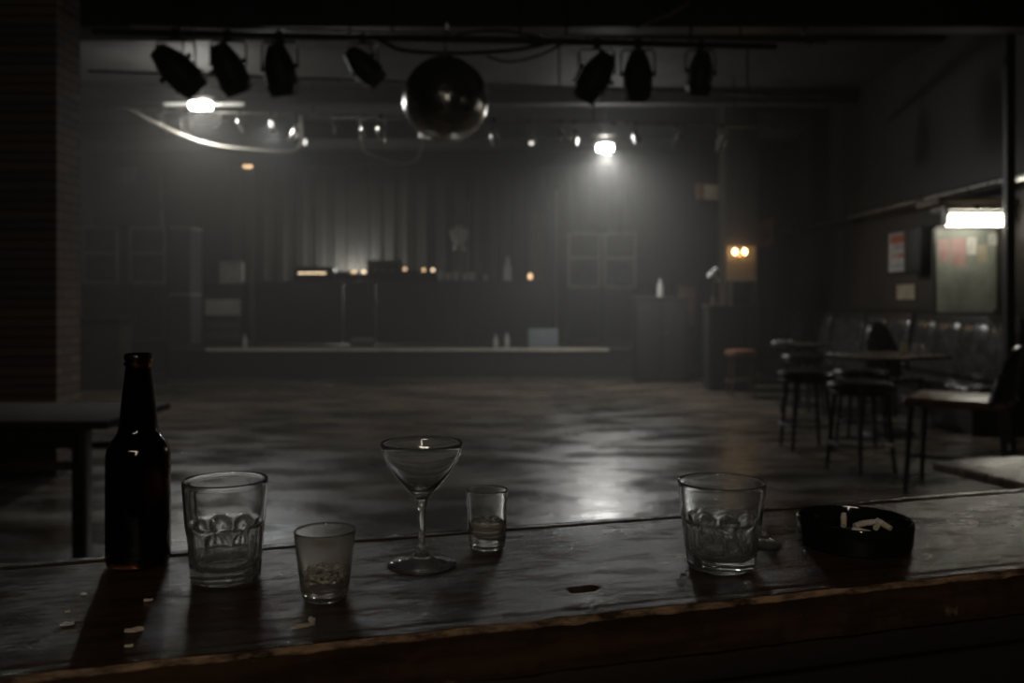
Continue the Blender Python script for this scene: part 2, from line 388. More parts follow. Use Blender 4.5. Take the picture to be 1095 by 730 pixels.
# counter at far left with a pale top
lc = thing('side_counter', 'dark side counter with a pale top behind the brick pillar', 'counter', (P(108, 0, 13).x, 13, 0))
zt = P(0, 338, 13).z
MB().box(-.62, .30, 0, .5, zt - .05, zt, .006).build('worktop', M['steel'], lc)
MB().box(-.58, .26, .04, .46, 0, zt - .05).build('body', M['brownwood'], lc, smooth=False)

# equipment rack left of desk
rk = thing('equipment_rack', 'black equipment rack with a pale front plate at the left end of the stage', 'rack', (P(238, 0, 15.9).x, 15.9, ZS))
zr = P(0, 303, 15.9).z - ZS
MB().box(-.34, .34, 0, .5, 0, zr, .01).build('case', M['black'], rk)
z0, z1 = P(0, 337, 15.9).z - ZS, P(0, 320, 15.9).z - ZS
MB().box(-.31, .33, -.02, 0, z0, z1, .004).build('front_plate', M['paper'], rk)
for z in (.12, .3): MB().box(-.31, .31, -.015, 0, z, z + .13, .004).build('front_plate', M['speaker'], rk)
for x in (-.28, .30): MB().tube([(x, -.02, z0 - .1), (x, -.05, z0 - .09), (x, -.05, z1 + .06), (x, -.02, z1 + .07)], .008, 8).build('handle', M['steel'], rk)
pb = thing('paper_stack', 'upright white box of papers on top of the equipment rack', 'box', (P(245, 0, 15.9).x, 16.05, ZS + zr))
MB().box(-.2, .2, -.1, .1, 0, .39, .008, Matrix.Rotation(.12, 4, 'Z')).build('box', M['paper'], pb)
MB().box(-.21, .21, -.11, .11, .33, .35, 0, Matrix.Rotation(.12, 4, 'Z')).build('lid_edge', M['bluepaper'], pb, smooth=False)

# small bottles and cups
def make_bottle(name, label, matl, h=.24, r=.032, group=None, cat='bottle'):
    t = thing(name, label, cat, group=group)
    MB().lathe([(0, 0), (r, 0), (r, h * .55), (r * .8, h * .64), (r * .42, h * .78), (r * .38, h * .97), (0, h * .97)], 20).build('body', matl, t)
    MB().lathe([(r * .45, h * .96), (r * .46, h), (0, h)], 16).build('cap', M['steel'], t)
    return t
b0 = make_bottle('bottle', 'white bottle standing on the stage edge beside the equipment rack', M['whiteplastic'], .42, .07, 'bottles about the stage')
b0.location = (*onstage(262, 15.55), ZS); b0.scale = (.55,) * 3
for px, d, z, s, lab, mt in ((543, 16.5, ZD, 1.05, 'tall bottle standing on the desk right of the pile of cups', 'paper'),
                         (530, 15.5, ZS, .55, 'short pale bottle standing on the stage floor, the left one of two', 'whiteplastic'),
                         (542, 15.55, ZS, .62, 'short pale bottle standing on the stage floor, the right one of two', 'whiteplastic'),
                         (706, 14.6, 1.38, .75, 'pale bottle standing on the black cabinet right of the stage', 'paper')):
    q = dup(b0, (*onstage(px, d), z), 0, lab, (s, s, s))
# gear on desk
def gear(name, px0, px1, py, d, dep, label, cat, material=M['black']):
    a = P(px0, 0, d).x; b = P(px1, 0, d).x; top = P(0, py, d).z - ZD
    t = thing(name, label, cat, ((a + b) / 2, d, ZD)); w_ = (b - a) / 2
    MB().box(-w_, w_, 0, dep, .012, top, .01).build('case', material, t)
    for x in (-w_ + .05, w_ - .05):
        for y in (.05, dep - .05): MB().lathe([(0, 0), (.02, 0), (.02, .013), (0, .013)], 12, Matrix.Translation((x, y, 0))).build('foot', M['blackmetal'], t)
    return t, w_, top
t, w_, h = gear('light_console', 314, 356, 289, 16.5, .35, 'black console with a glowing strip at the left of the desk', 'console')
MB().box(-w_ + .05, w_ - .04, -.006, .0, h - .09, h - .01).build('panel', M['grille'], t, smooth=False)
for i in range(9): MB().box(-w_ + .09 + i * .058, -w_ + .135 + i * .058, -.012, -.005, h - .065, h - .035, .002).build('indicator', M['e_led'], t)
MB().box(-w_ + .02, w_ - .02, .1, .33, h, h + .07, .01).build('raised_back', M['black'], t)
t, w_, h = gear('turntable', 357, 374, 291, 16.45, .38, 'small dark player between the glowing console and the mixer', 'player')
MB().lathe([(0, 0), (.11, 0), (.11, .025), (0, .025)], 32, Matrix.Translation((0, .19, h))).build('platter', M['steel'], t)
MB().tube([(.11, .33, h), (.11, .33, h + .03), (.05, .12, h + .035)], .006, 8).build('tone_arm', M['steel'], t)
t, w_, h = gear('mixer', 375, 391, 292, 16.45, .3, 'dark mixer with two bright warm lights', 'mixer')
for x in (-.08, .10): MB().lathe([(0, 0), (.035, 0), (.03, .05), (0, .06)], 16, Matrix.Translation((x, .03, h))).build('lamp', M['e_dimwarm' if x < 0 else 'e_led'], t)
for x in (-.1, -.03, .04, .1): MB().lathe([(0, 0), (.014, 0), (.012, .025), (0, .025)], 12, Matrix.Translation((x, .15, h))).build('knob', M['steel'], t)
t, w_, h = gear('amplifier', 392, 428, 278, 16.5, .4, 'tall grey amplifier case, the highest thing on the desk', 'amplifier', M['speaker'])
MB().box(-w_ + .04, w_ - .04, -.008, 0, .05, h - .05).build('front_plate', M['black'], t, smooth=False)
for x in (-.15, .0, .15): MB().lathe([(0, 0), (.03, 0), (.028, .03), (0, .03)], 16, Matrix.Translation((x, -.008, h * .5)) @ Matrix.Rotation(PI / 2, 4, 'X')).build('knob', M['steel'], t)
t, w_, h = gear('player', 429, 448, 289, 16.45, .3, 'low player with one dim warm light right of the amplifier', 'player')
MB().lathe([(0, 0), (.03, 0), (.025, .05), (0, .055)], 16, Matrix.Translation((-.1, .03, h))).build('lamp', M['e_dimwarm'], t)
t, w_, h = gear('effects_box', 449, 466, 290, 16.45, .3, 'small box with two pale lights beside the crumpled cups', 'box')
for x in (-.08, .09): MB().lathe([(0, 0), (.03, 0), (.025, .05), (0, .055)], 16, Matrix.Translation((x, .03, h))).build('lamp', M['e_led' if x > 0 else 'e_dimwarm'], t)
# cups pile
cup = thing('paper_cup', 'white paper cup on the desk, leftmost of the cup row', 'cup', (*onstage(471, 16.45), ZD), group='cups on the desk')
MB().lathe([(0, 0), (.055, 0), (.075, .17), (.07, .17), (.052, .01), (0, .01)], 24).build('body', M['paper'], cup)
MB().tube([(.075 * math.cos(a * PI / 10), .075 * math.sin(a * PI / 10), .17) for a in range(20)], .006, 6, True).build('rim', M['whiteplastic'], cup)
for i, (px, s, l) in enumerate(((479, .8, 'white paper cup on the desk, second from the left in the cup row'), (487, .95, 'white paper cup on the desk, third from the left in the cup row'),
                    (497, .75, 'white paper cup on the desk, third from the right in the cup row'), (505, .85, 'white paper cup on the desk, second from the right in the cup row'),
                    (519, .6, 'small white cup on the desk standing apart, rightmost of the cups'))):
    dup(cup, (*onstage(px, 16.42 + .05 * (i % 2)), ZD), i, l, (s, s, s))
# microphone stand with a cloth, uprights
def stand(px, d, z0, ztop, label, rad=.012):
    t = thing('microphone_stand', label, 'microphone stand', (*onstage(px, d), z0), group='stands on the stage')
    MB().lathe([(0, 0), (.14, 0), (.13, .02), (.02, .035), (0, .035)], 28).build('base', M['blackmetal'], t)
    MB().tube([(0, 0, .03), (0, 0, ztop - z0)], rad, 10).build('pole', M['steel'], t)
    MB().lathe([(0, -.06), (.02, -.06), (.03, .0), (.025, .05), (0, .07)], 16, Matrix.Translation((0, 0, ztop - z0))).build('microphone', M['blackmetal'], t)
    return t
stand(500, 17.5, ZS, P(0, 212, 17.5).z, 'thin tall stand behind the desk holding the white cloth', .016)
stand(595, 17.3, ZS, P(0, 200, 17.3).z, 'thin tall stand just left of the right loudspeakers', .016)
def cloth(name, label, c, wd, ht, matl):
    m = MB(); n = 10; vs2 = []
    for i in range(n + 1):
        for j in range(n + 1):
            u = i / n - .5; v = j / n
            vs2.append(m.b.verts.new((u * wd * (1 - .35 * v + .12 * math.sin(v * 7)), .03 * math.sin(u * 16 + v * 3), -v * ht + .04 * math.cos(u * 7))))
    for i in range(n):
        for j in range(n): m.b.faces.new((vs2[i*(n+1)+j], vs2[(i+1)*(n+1)+j], vs2[(i+1)*(n+1)+j+1], vs2[i*(n+1)+j+1]))
    o = m.build(name, matl, loc=c); s_ = o.modifiers.new('t', 'SOLIDIFY'); s_.thickness = .01
    return tag(o, label, 'cloth')
c = P(491, 243, 17.45); cloth('hanging_cloth', 'crumpled white cloth hanging from the thin stand behind the desk', c, .34, .42, M['whiteplastic'])
# red brown banner right of the desk
bn = thing('banner', 'faded red brown narrow banner on a pole right of the desk', 'banner', (*onstage(575, 17.6), ZS))
MB().box(-.14, .14, -.01, .01, 1.2, 2.55, 0).build('cloth', M['rust'], bn, smooth=False)
MB().tube([(0, .03, .02), (0, .03, 2.62)], .015, 10).build('pole', M['blackmetal'], bn)
MB().lathe([(0, 0), (.2, 0), (.2, .02), (0, .02)], 24, Matrix.Translation((0, .03, 0))).build('base', M['blackmetal'], bn)
lan = thing('small_lamp', 'small dim warm lamp on the right end of the desk', 'lamp', (*onstage(567, 16.5), ZD))
MB().lathe([(0, 0), (.06, 0), (.05, .03), (0, .03)], 20).build('base', M['brass'], lan)
MB().lathe([(.03, .03), (.045, .08), (.03, .13), (0, .14)], 20).build('globe', M['e_dimwarm'], lan)
# card leaning at the stage edge
cdv = thing('card_sheet', 'pale blue grey card box standing on the stage edge right of the two bottles', 'box', (*onstage(581, 15.45), ZS), .08)
MB().box(-.26, .26, -.04, .04, .012, .33, .004, Matrix.Rotation(-.18, 4, 'X')).build('card', M['bluepaper'], cdv)
MB().box(-.27, .27, -.06, .12, 0, .014).build('foot', M['bluepaper'], cdv, smooth=False)
bx = thing('stage_box', 'small dark box lying on the stage in front of the desk', 'box', (*onstage(388, 15.8), ZS))
MB().box(-.2, .2, -.1, .1, 0, .12, .01).build('body', M['speaker'], bx); MB().box(-.19, .19, -.09, .09, .12, .135, .004).build('lid', M['worn'], bx)
# cabinet right of stage
cb = thing('black_cabinet', 'black cabinet standing right of the stage', 'cabinet', (P(706, 0, 14.6).x, 14.35, 0))
MB().box(-.42, .42, 0, .6, 0, 1.35, .01).build('body', M['black'], cb); MB().box(-.44, .44, -.02, .62, 1.35, 1.38, .005).build('worktop', M['speaker'], cb)
for s_ in (-1, 1):
    dd = MB().box(min(s_ * .01, s_ * .40), max(s_ * .01, s_ * .40), -.015, 0, .05, 1.3, .004).build('door', M['deskfront'], cb)
    MB().lathe([(0, 0), (.015, 0), (.015, .03), (0, .03)], 12, Matrix.Translation((s_ * .05, -.015, .8)) @ Matrix.Rotation(PI / 2, 4, 'X')).build('knob', M['steel'], dd)
cb2 = thing('brown_cabinet', 'narrow brown wooden cabinet left of the bulb lit pillar', 'cabinet', (P(733, 0, 15.4).x, 15.3, 0))
MB().box(-.16, .16, 0, .4, 0, 1.60, .01).build('body', M['brownwood'], cb2)
MB().box(-.14, .14, -.015, 0, .1, .78, .004).build('door', M['rust'], cb2); MB().box(-.14, .14, -.015, 0, .86, 1.55, .004).build('door', M['rust'], cb2)
# lectern with brown rim
lt = thing('wooden_stand', 'black box stand with a brown rim in front of the bulb lit pillar', 'stand', (P(779, 0, 13.1).x, 13.0, 0))
hz = P(0, 326, 13).z
MB().box(-.3, .3, 0, .4, 0, hz - .03, .006).build('body', M['black'], lt)
e = MB(); e.box(-.32, -.28, -.02, .0, 0, hz - .03); e.box(.28, .32, -.02, .0, 0, hz - .03); e.build('frame', M['brownleg'], lt, smooth=False)
MB().box(-.33, .33, -.03, .42, hz - .03, hz, .005).build('worktop', M['brownleg'], lt)
cs = thing('black_case', 'black case standing on the brown rimmed box stand', 'case', (P(792, 0, 13.2).x, 13.15, hz))
zc = P(0, 301, 13.15).z - hz
MB().box(-.13, .13, 0, .2, 0, zc, .01).build('body', M['black'], cs); MB().box(-.135, -.12, -.01, 0, 0, zc).build('edge', M['brownleg'], cs, smooth=False)
fl = thing('white_flowers', 'white flowers in a small glass standing on the brown rimmed box stand', 'flowers', (P(763, 0, 13.1).x, 13.12, hz))
MB().lathe([(0, 0), (.03, 0), (.038, .13), (.033, .13), (.026, .01), (0, .01)], 20).build('vase', M['glass'], fl)
for i in range(6):
    a = i * 1.05; p = Vector((.05 * math.cos(a), .05 * math.sin(a), .36 + .03 * (i % 3) + .02 * i))
    sx = MB().tube([(0, 0, .012), (p.x * .4, p.y * .4, .2), p], .004, 6).build('stem', M['brownleg'], fl)
    h_ = MB()
    for kx in range(7):
        b_ = kx * .9; h_.lathe([(0, -.02), (.022, -.01), (.028, .012), (0, .02)], 8, Matrix.Translation(p) @ Matrix.Rotation(b_, 4, 'Z') @ Matrix.Translation((.02, 0, .01 * (kx % 2))) @ Matrix.Rotation(.7, 4, 'Y'))
    h_.build('flower', M['whiteplastic'], fl)
# sconce
sc = thing('wall_lamp', 'lit twin bulb wall lamp on the wooden pillar', 'lamp', (P(790, 0, 13.9).x, 13.935, P(0, 270, 13.9).z))
MB().lathe([(0, -.02), (.05, -.02), (.045, 0), (0, 0.01)], 20, Matrix.Translation((0, 0, -.06)) @ Matrix.Rotation(PI / 2, 4, 'X')).build('back_plate', M['brass'], sc)
for s_ in (-1, 1):
    a_ = MB().tube([(0, -.02, -.06), (s_ * .05, -.08, -.09), (s_ * .075, -.10, -.03)], .008, 8).build('arm', M['brass'], sc)
    MB().lathe([(0, -.03), (.02, -.03), (.035, .0), (.03, .03), (.012, .055), (0, .06)], 20, Matrix.Translation((s_ * .075, -.10, .0))).build('bulb', M['e_bulb'], sc)
# sign box high on the back wall
sg = thing('hanging_sign', 'blank worn sign box hanging high left of the bulb lit pillar', 'sign', P(768, 206, 14.5))
MB().box(-.34, .34, -.05, .05, -.12, .12, .01, Matrix.Rotation(.05, 4, 'Y')).build('box', M['cream'], sg)
MB().box(-.36, -.24, -.06, .06, -.11, .15, .01).build('end_cap', M['rust'], sg)
for x in (-.25, .25): MB().tube([(x, 0, .1), (x, 0, ZC - sg.location.z - .002)], .006, 6).build('hanger', M['blackmetal'], sg)

# ------------------------------------------------------------------ right wall: pictures, board, tube lamp, banquette
def wall_rect(px0, px1, py0, py1, X=XR):
    """rectangle on the right wall: centre y, centre z, half y, half z"""
    d0 = X * F / (px1 - CX); d1 = X * F / (px0 - CX); dm = (d0 + d1) / 2
    zt = CH - (py0 - HY) / F * dm; zb = CH - (py1 - HY) / F * dm
    return (d0 + d1) / 2, (zt + zb) / 2, (d1 - d0) / 2, (zt - zb) / 2
def picture(name, px, label, cat, matl, fr=M['legs'], marks=()):
    y, z, hy, hz_ = wall_rect(*px)
    t = thing(name, label, cat, (XR, y, z))
    MB().box(-.012, -.001, -hy, hy, -hz_, hz_).build('sheet', matl, t, smooth=False)
    if fr:
        e = MB()
        for a in ((-hy - .03, hy + .03, hz_, hz_ + .03), (-hy - .03, hy + .03, -hz_ - .03, -hz_), (-hy - .03, -hy, -hz_, hz_), (hy, hy + .03, -hz_, hz_)): e.box(-.03, 0, a[0], a[1], a[2], a[3])
        e.build('frame', fr, t, smooth=False)
    for i, (a, b, c_, d_, mt) in enumerate(marks):
        MB().box(-.0145, -.012, -hy + 2 * hy * a, -hy + 2 * hy * b, -hz_ + 2 * hz_ * c_, -hz_ + 2 * hz_ * d_).build('print', M[mt], t, smooth=False)
    return t
picture('poster', (951, 977, 248, 290), 'framed pale poster with faded red print left of the notice board', 'poster', M['paper'], M['legs'],
        [(.1, .9, .72, .93, 'redprint'), (.3, .62, .36, .44, 'redprint'), (.68, .85, .38, .43, 'redprint'), (.15, .85, .12, .17, 'bluepaper'), (.2, .7, .6, .65, 'pinkpaper')])
picture('framed_picture', (812, 828, 236, 262), 'small orange framed picture on the far right wall behind the bulb lit pillar', 'picture', M['orange'], M['rust'], [(.3, .7, .25, .7, 'legs')])
picture('wall_notice', (960, 979, 304, 320), 'dim small notice low on the right wall under the red printed poster', 'notice', M['cream'], None)
DB = 9.35
def front_rect(px0, px1, py0, py1, d):
    a = P(px0, py0, d); b = P(px1, py1, d); return (a.x + b.x) / 2, (a.z + b.z) / 2, (b.x - a.x) / 2, (a.z - b.z) / 2
x, z, hx, hz_ = front_rect(1001, 1076, 245, 334, DB)
t = thing('notice_board', 'large pale green grey notice board under the fluorescent lamp', 'notice board', (x, DB, z))
MB().box(-hx, 5.095 - x, 0, .03, -hz_, hz_).build('panel', M['board'], t, smooth=False)
e = MB(); e.box(-hx - .03, -hx, -.01, .04, -hz_ - .0, hz_ + .03); e.box(-hx - .03, 5.095 - x, -.01, .04, hz_, hz_ + .03); e.build('frame', M['legs'], t, smooth=False)
for (a, b, c_, d_, mt, lab) in ((1004, 1015, 256, 279, 'pinkpaper', 'faded pink leaflet, leftmost on the notice board'), (1018, 1032, 255, 284, 'pinkpaper', 'faded pink leaflet with grey bars, second from the left on the notice board'),
                           (1034, 1044, 254, 272, 'paper', 'pale leaflet in the middle of the notice board'), (1057, 1067, 250, 262, 'paper', 'small pale leaflet at the right end of the notice board'),
                           (1046, 1055, 262, 280, 'cream', 'cream leaflet between the pale ones on the notice board')):
    x, z, hx, hz_ = front_rect(a, b, c_, d_, DB)
    t = thing('leaflet', lab, 'leaflet', (x, DB - .0005, z), group='leaflets on the notice board')
    MB().box(-hx, hx, -.003, 0, -hz_, hz_).build('sheet', M[mt], t, smooth=False)
    for q in range(3): MB().box(-hx * .75, hx * (.7 - .4 * q), -.0045, -.003, hz_ * (.55 - .45 * q) - .006, hz_ * (.55 - .45 * q) + .006).build('print', M['bluepaper'], t, smooth=False)
y, z, hy, hz_ = wall_rect(980, 999, 244, 292)
t = thing('wall_speaker', 'black box loudspeaker on the right wall between the poster and the notice board', 'loudspeaker', (XR, y, z))
MB().box(-.16, 0, -hy, hy, -hz_, hz_, .01).build('case', M['black'], t); MB().box(-.168, -.16, -hy + .03, hy - .03, -hz_ + .03, hz_ - .03, .003).build('grille', M['grille'], t)
x, z, hx, hz_ = front_rect(1012, 1074, 228, 243, 9.0)
t = thing('fluorescent_lamp', 'lit fluorescent tube lamp above the notice board', 'lamp', (x, 9.0, z))
MB().box(-hx - .03, hx + .03, -.05, .30, .10, .17, .008).build('housing', M['steel'], t)
MB().tube([(-hx, -.02, 0.0), (hx, -.02, 0.0)], .062, 16).build('tube', M['e_tube'], t)
for s_ in (-1, 1): MB().box(s_ * (hx + .015) - .015, s_ * (hx + .015) + .015, -.06, .04, -.05, .10, .004).build('end_cap', M['whiteplastic'], t)
sh = struct(MB().box(4.30, XR - .002, 8.95, 9.45, 2.30, 2.36, .004).build('trim_7', M['creamdark']))

def banquette(d0, d1, label, tilt=.0):
    t = thing('banquette', label, 'bench', (4.48, (d0 + d1) / 2, 0), group='banquette sections along the right wall'); h_ = (d1 - d0) / 2 - .01
    MB().box(.03, .58, -h_, h_, 0, .34, .005).build('base', M['legs'], t)
    MB().box(0, .52, -h_, h_, .34, .48, .04).build('seat', M['seatvinyl'], t)
    m = MB(); n = max(2, int((d1 - d0) / .55)); st_ = 2 * h_ / n
    mt = Matrix.Translation((.44, 0, .47)) @ Matrix.Rotation(.14 + tilt, 4, 'Y')
    nu, nz_ = n * 8, 10; g = []
    for i in range(nu + 1):
        row = []
        for j in range(nz_ + 1):
            u = -h_ + 2 * h_ * i / nu; z_ = .66 * j / nz_
            puff = .035 * abs(math.sin(PI * i / 8)) ** .35 + .05 * (1 - abs(2 * j / nz_ - 1) ** 6)
            row.append(m.b.verts.new(mt @ Vector((.05 - puff, u, z_))))
        g.append(row)
    for i in range(nu):
        for j in range(nz_): m.b.faces.new((g[i][j], g[i+1][j], g[i+1][j+1], g[i][j+1]))
    o = m.build('backrest', M['banqvinyl'], t, angle=80); s_ = o.modifiers.new('t', 'SOLIDIFY'); s_.thickness = .05; s_.offset = 0
    MB().box(.50, .60, -h_, h_, .44, 1.16, .01).build('back_frame', M['legs'], t)
    return t
banquette(13.85, 16.4, 'dark vinyl banquette section at the far end, behind the small round table')
banquette(12.55, 13.8, 'narrow dark vinyl banquette section, second from the far end', .04)
banquette(11.05, 12.5, 'dark vinyl banquette section just beyond the square table')
banquette(8.7, 11.0, 'dark vinyl banquette section under the notice board')

# ------------------------------------------------------------------ stools, chairs, tables
def make_stool(label, h, r, seatm, legm):
    t = thing('bar_stool', label, 'stool', group='bar stools on the right')
    MB().lathe([(0, h - .08), (r * .93, h - .08), (r * 1.0, h - .06), (r, h - .025), (r * .94, h - .004), (r * .7, h + .006), (0, h + .010)], 36).build('seat', seatm, t)
    MB().lathe([(r * .75, h - .10), (r * .82, h - .10), (r * .82, h - .08), (r * .75, h - .08)], 36, closed=True).build('seat_ring', legm, t)
    for i in range(4):
        a = PI / 4 + i * PI / 2; c_, s_ = math.cos(a), math.sin(a)
        MB().tube([(r * .74 * c_, r * .74 * s_, h - .08), (r * 1.0 * c_, r * 1.0 * s_, .0)], [.019, .015], 10).build('leg', legm, t)
    k_ = r * .93
    MB().tube([(k_ * math.cos(a * PI / 16), k_ * math.sin(a * PI / 16), .22) for a in range(32)], .010, 8, True).build('foot_ring', legm, t)
    return t
def ground(px, d): return (P(px, 0, d).x, d, 0)
s0 = make_stool('black round bar stool nearest the dance floor, before the far round table', .70, .25, M['seatvinyl'], M['legs'])
s0.location = ground(862, 8.0)
dup(s0, ground(920, 6.95), .4, 'black round bar stool left of the brown seated chair')
dup(s0, ground(858, 10.4), .2, 'black bar stool furthest away, at the near side of the far round table', (1, 1, 1.0))
dup(s0, ground(921, 8.35), .9, 'black bar stool pushed against the left corner of the square table', (1, 1, .98))
s1 = make_stool('worn brown seated stool with brown legs in front of the bulb lit pillar', .64, .22, M['brownseat'], M['brownleg'])
s1.location = ground(792, 12.3); s1['group'] = 'bar stools on the right'

def make_chair(label, h, wd, seatm, rz, loc, top):
    t = thing('round_back_chair', label, 'chair', loc, rz, 'round backed chairs')
    MB().box(-wd/2, wd/2, -wd/2, wd/2, h - .06, h, .028).build('seat', seatm, t)
    for sx in (-1, 1):
        for sy in (-1, 1):
            MB().tube([(sx * wd * .42, sy * wd * .42, h - .04), (sx * wd * .47, sy * wd * .47, 0)], [.022, .017], 10).build('leg', M['legs'], t)
    for sx in (-1, 1): MB().tube([(sx * wd * .455, -wd * .455, .2), (sx * wd * .455, wd * .455, .2)], .011, 8).build('stretcher', M['legs'], t)
    MB().tube([(-wd * .455, -wd * .455, .26), (wd * .455, -wd * .455, .26)], .011, 8).build('stretcher', M['legs'], t)
    # curved rounded back (at +x side, faces -x)
    m = MB(); n = 24; hh = top - h; g = []
    for i in range(n + 1):
        u = i / n * 2 - 1; row = []
        for j in range(9):
            v = j / 8
            tt = hh * (1 - .0 * u) * (1 - abs(u) ** 3.0 * .62)
            row.append(m.b.verts.new((wd * .5 - .10 * u * u + .06 * v, u * wd * .52 * (1 - .06 * v), h - .03 + (tt + .03) * v)))
        g.append(row)
    for i in range(n):
        for j in range(8): m.b.faces.new((g[i][j], g[i+1][j], g[i+1][j+1], g[i][j+1]))
    o = m.build('backrest', M['seatvinyl'], t, angle=80); s_ = o.modifiers.new('t', 'SOLIDIFY'); s_.thickness = .045
    return t
make_chair('round backed chair with a worn brown seat at the right edge of the photo', .66, .66, M['brownseat'], -.6, ground(1028, 6.25), 1.02)
make_chair('black round backed chair behind the square table', .5, .46, M['seatvinyl'], PI / 2 + .3, (4.18, 9.75, 0), 1.08)

def ped_table(label, r, h, loc, sq=False, rz=0, matl=M['tabletop']):
    t = thing('cafe_table', label, 'table', loc, rz, 'tables on the right')
    if sq: MB().box(-r, r, -r, r, h - .035, h, .008).build('tabletop', matl, t)
    else: MB().lathe([(0, h - .035), (r * .98, h - .035), (r, h - .02), (r * .99, h), (0, h)], 48).build('tabletop', matl, t)
    MB().tube([(0, 0, .03), (0, 0, h - .035)], .035, 14).build('column', M['legs'], t)
    MB().lathe([(0, 0), (.26, 0), (.25, .02), (.05, .05), (0, .05)], 32).build('base', M['blackmetal'], t)
    return t
ped_table('small round dark table furthest away by the banquette', .34, .78, (3.62, 11.25, 0))
ped_table('square wooden table with a candle glass and a menu holder on it', .42, .79, (3.78, 8.95, 0), True, .35)
nt_ = ped_table('pale worn square table nearest the bar at the right edge', .36, .75, (1.98, 3.0, 0), True, .28, M['lightwood'])
# things on tables
q = thing('candle_glass', 'small pale candle glass on the square table', 'candle', (P(979, 0, 8.9).x, 8.85, .79))
MB().lathe([(0, 0), (.04, 0), (.055, .05), (.045, .10), (.04, .10), (.048, .05), (.036, .006), (0, .006)], 24).build('glass', M['whiteplastic'], q)
MB().lathe([(0, .007), (.034, .007), (.034, .04), (0, .04)], 20).build('candle', M['paper'], q)
q = thing('menu_holder', 'little upright menu holder beside the candle glass on the square table', 'menu holder', (P(967, 0, 8.9).x, 8.9, .79), .3)
MB().box(-.045, .045, -.02, .02, 0, .015).build('base', M['legs'], q, smooth=False); MB().box(-.04, .04, -.005, .005, .015, .13).build('card', M['cream'], q, smooth=False)
q = thing('napkin_pile', 'flat pale pile of napkins on the small round table', 'napkins', (P(838, 0, 11.2).x, 11.2, .78))
MB().box(-.13, .13, -.06, .06, 0, .035, .005).build('napkins', M['paper'], q); MB().box(-.03, .03, -.062, .062, 0, .037).build('band', M['bluepaper'], q, smooth=False)

# left table
lt_ = thing('wooden_table', 'dark wooden table at the left edge behind the beer bottle', 'table', (-2.62, 4.7, 0))
MB().box(-.75, .66, -.4, .4, .71, .75, .006).build('tabletop', M['oldtable'], lt_)
for sx, sy in ((.5, -.32), (.5, .32), (-.62, -.32), (-.62, .32)): MB().box(sx - .035, sx + .035, sy - .035, sy + .035, 0, .71, .004).build('leg', M['legs'], lt_)
for sy in (-.32, .32): MB().box(-.62, .5, sy - .015, sy + .015, .62, .70).build('apron', M['legs'], lt_, smooth=False)
for sy in (-.32, .32): MB().box(-.62, .5, sy - .015, sy + .015, .50, .54).build('rail', M['tabletop'], lt_, smooth=False)

# ------------------------------------------------------------------ lighting bars, stage lights, mirror ball
def lbar(label, px0, py0, px1, py1, d, rad, matl=M['blackmetal'], n=4):
    a = P(px0, py0, d); b = P(px1, py1, d)
    t = thing('lighting_bar', label, 'lighting bar', (0, 0, 0), group='ceiling lighting bars')
    MB().tube([a, b], rad, 12).build('pipe', matl, t)
    for i in range(n):
        p = a.lerp(b, (i + .5) / n); MB().tube([p, (p.x, p.y, ZC - .001)], .010, 8).build('hanger', M['blackmetal'], t)
    return t, a, b
TB, ta, tb = lbar('nearest black lighting bar carrying the large stage lights', 100, 34, 830, 50, 7.5, .028)
lbar('thin pale pipe strung just above the nearest lighting bar', 140, 27, 885, 46, 7.9, .013, M['steel'])
lbar('grey middle lighting bar behind the large stage lights', 95, 76, 900, 104, 10.0, .020, M['steel'])
lbar('far lighting bar carrying the row of small chrome spotlights', 110, 117, 860, 137, 12.4, .020, M['steel'], 5)
def par(label, s=1.0):
    t = thing('stage_light', label, 'stage light', group='large black stage lights')
    MB().box(-.03, .03, -.035, .035, -.05, .035, .006).build('clamp', M['blackmetal'], t)
    MB().tube([(-.15, 0, -.27), (-.15, 0, -.09), (-.13, 0, -.055), (.13, 0, -.055), (.15, 0, -.09), (.15, 0, -.27)], .010, 8).build('yoke', M['blackmetal'], t)
    can = MB().lathe([(.03, .20), (.07, .19), (.085, .15), (.115, .07), (.13, 0), (.13, -.12), (.138, -.125), (.138, -.14), (.12, -.14), (.118, -.02), (.10, .07), (0, .10)], 32).build('can', M['black'], t, loc=(0, 0, -.27))
    MB().lathe([(0, -.11), (.116, -.105), (.116, -.09), (0, -.09)], 28).build('lens', M['blackgloss'], can)
    for i in range(4):
        r_ = Matrix.Rotation(i * PI / 2, 4, 'Z') @ Matrix.Translation((0, .12, -.14)) @ Matrix.Rotation(-.45, 4, 'X')
        MB().box(-.10, .10, -.003, .003, -.10, 0, 0, r_).build('barn_door', M['black'], can, smooth=False)
    for s_ in (-1, 1): MB().lathe([(0, 0), (.022, 0), (.022, .03), (0, .03)], 12, Matrix.Translation((s_ * .13, 0, 0)) @ Matrix.Rotation(s_ * PI / 2, 4, 'Y')).build('knob', M['blackmetal'], can)
    return t
def onbar(a, b, px):
    u = (px - (a.x / a.y * F + CX)) / ((b.x - a.x) / a.y * F); return a.lerp(b, u)
p0 = par('large black stage light, leftmost on the nearest bar')
specs = [(188, (.5, -.75, 0), 1.08, 'large black stage light, leftmost on the nearest bar'), (244, (.4, -.35, 0), 1.0, 'large black stage light, second from the left on the nearest bar'),
         (299, (.3, -.12, 0), 1.0, 'large black stage light, third from the left on the nearest bar'), (388, (.2, -.78, 0), .86, 'smaller square tilted stage light left of the mirror ball'),
         (638, (.1, .5, 0), 1.0, 'large stage light with a lit edge added as a white strip, first right of the mirror ball'), (682, (.0, .0, 0), .95, 'large black stage light pointing straight down, second right of the mirror ball'),
         (749, (.2, .1, 0), .84, 'black stage light, furthest right on the nearest bar')]
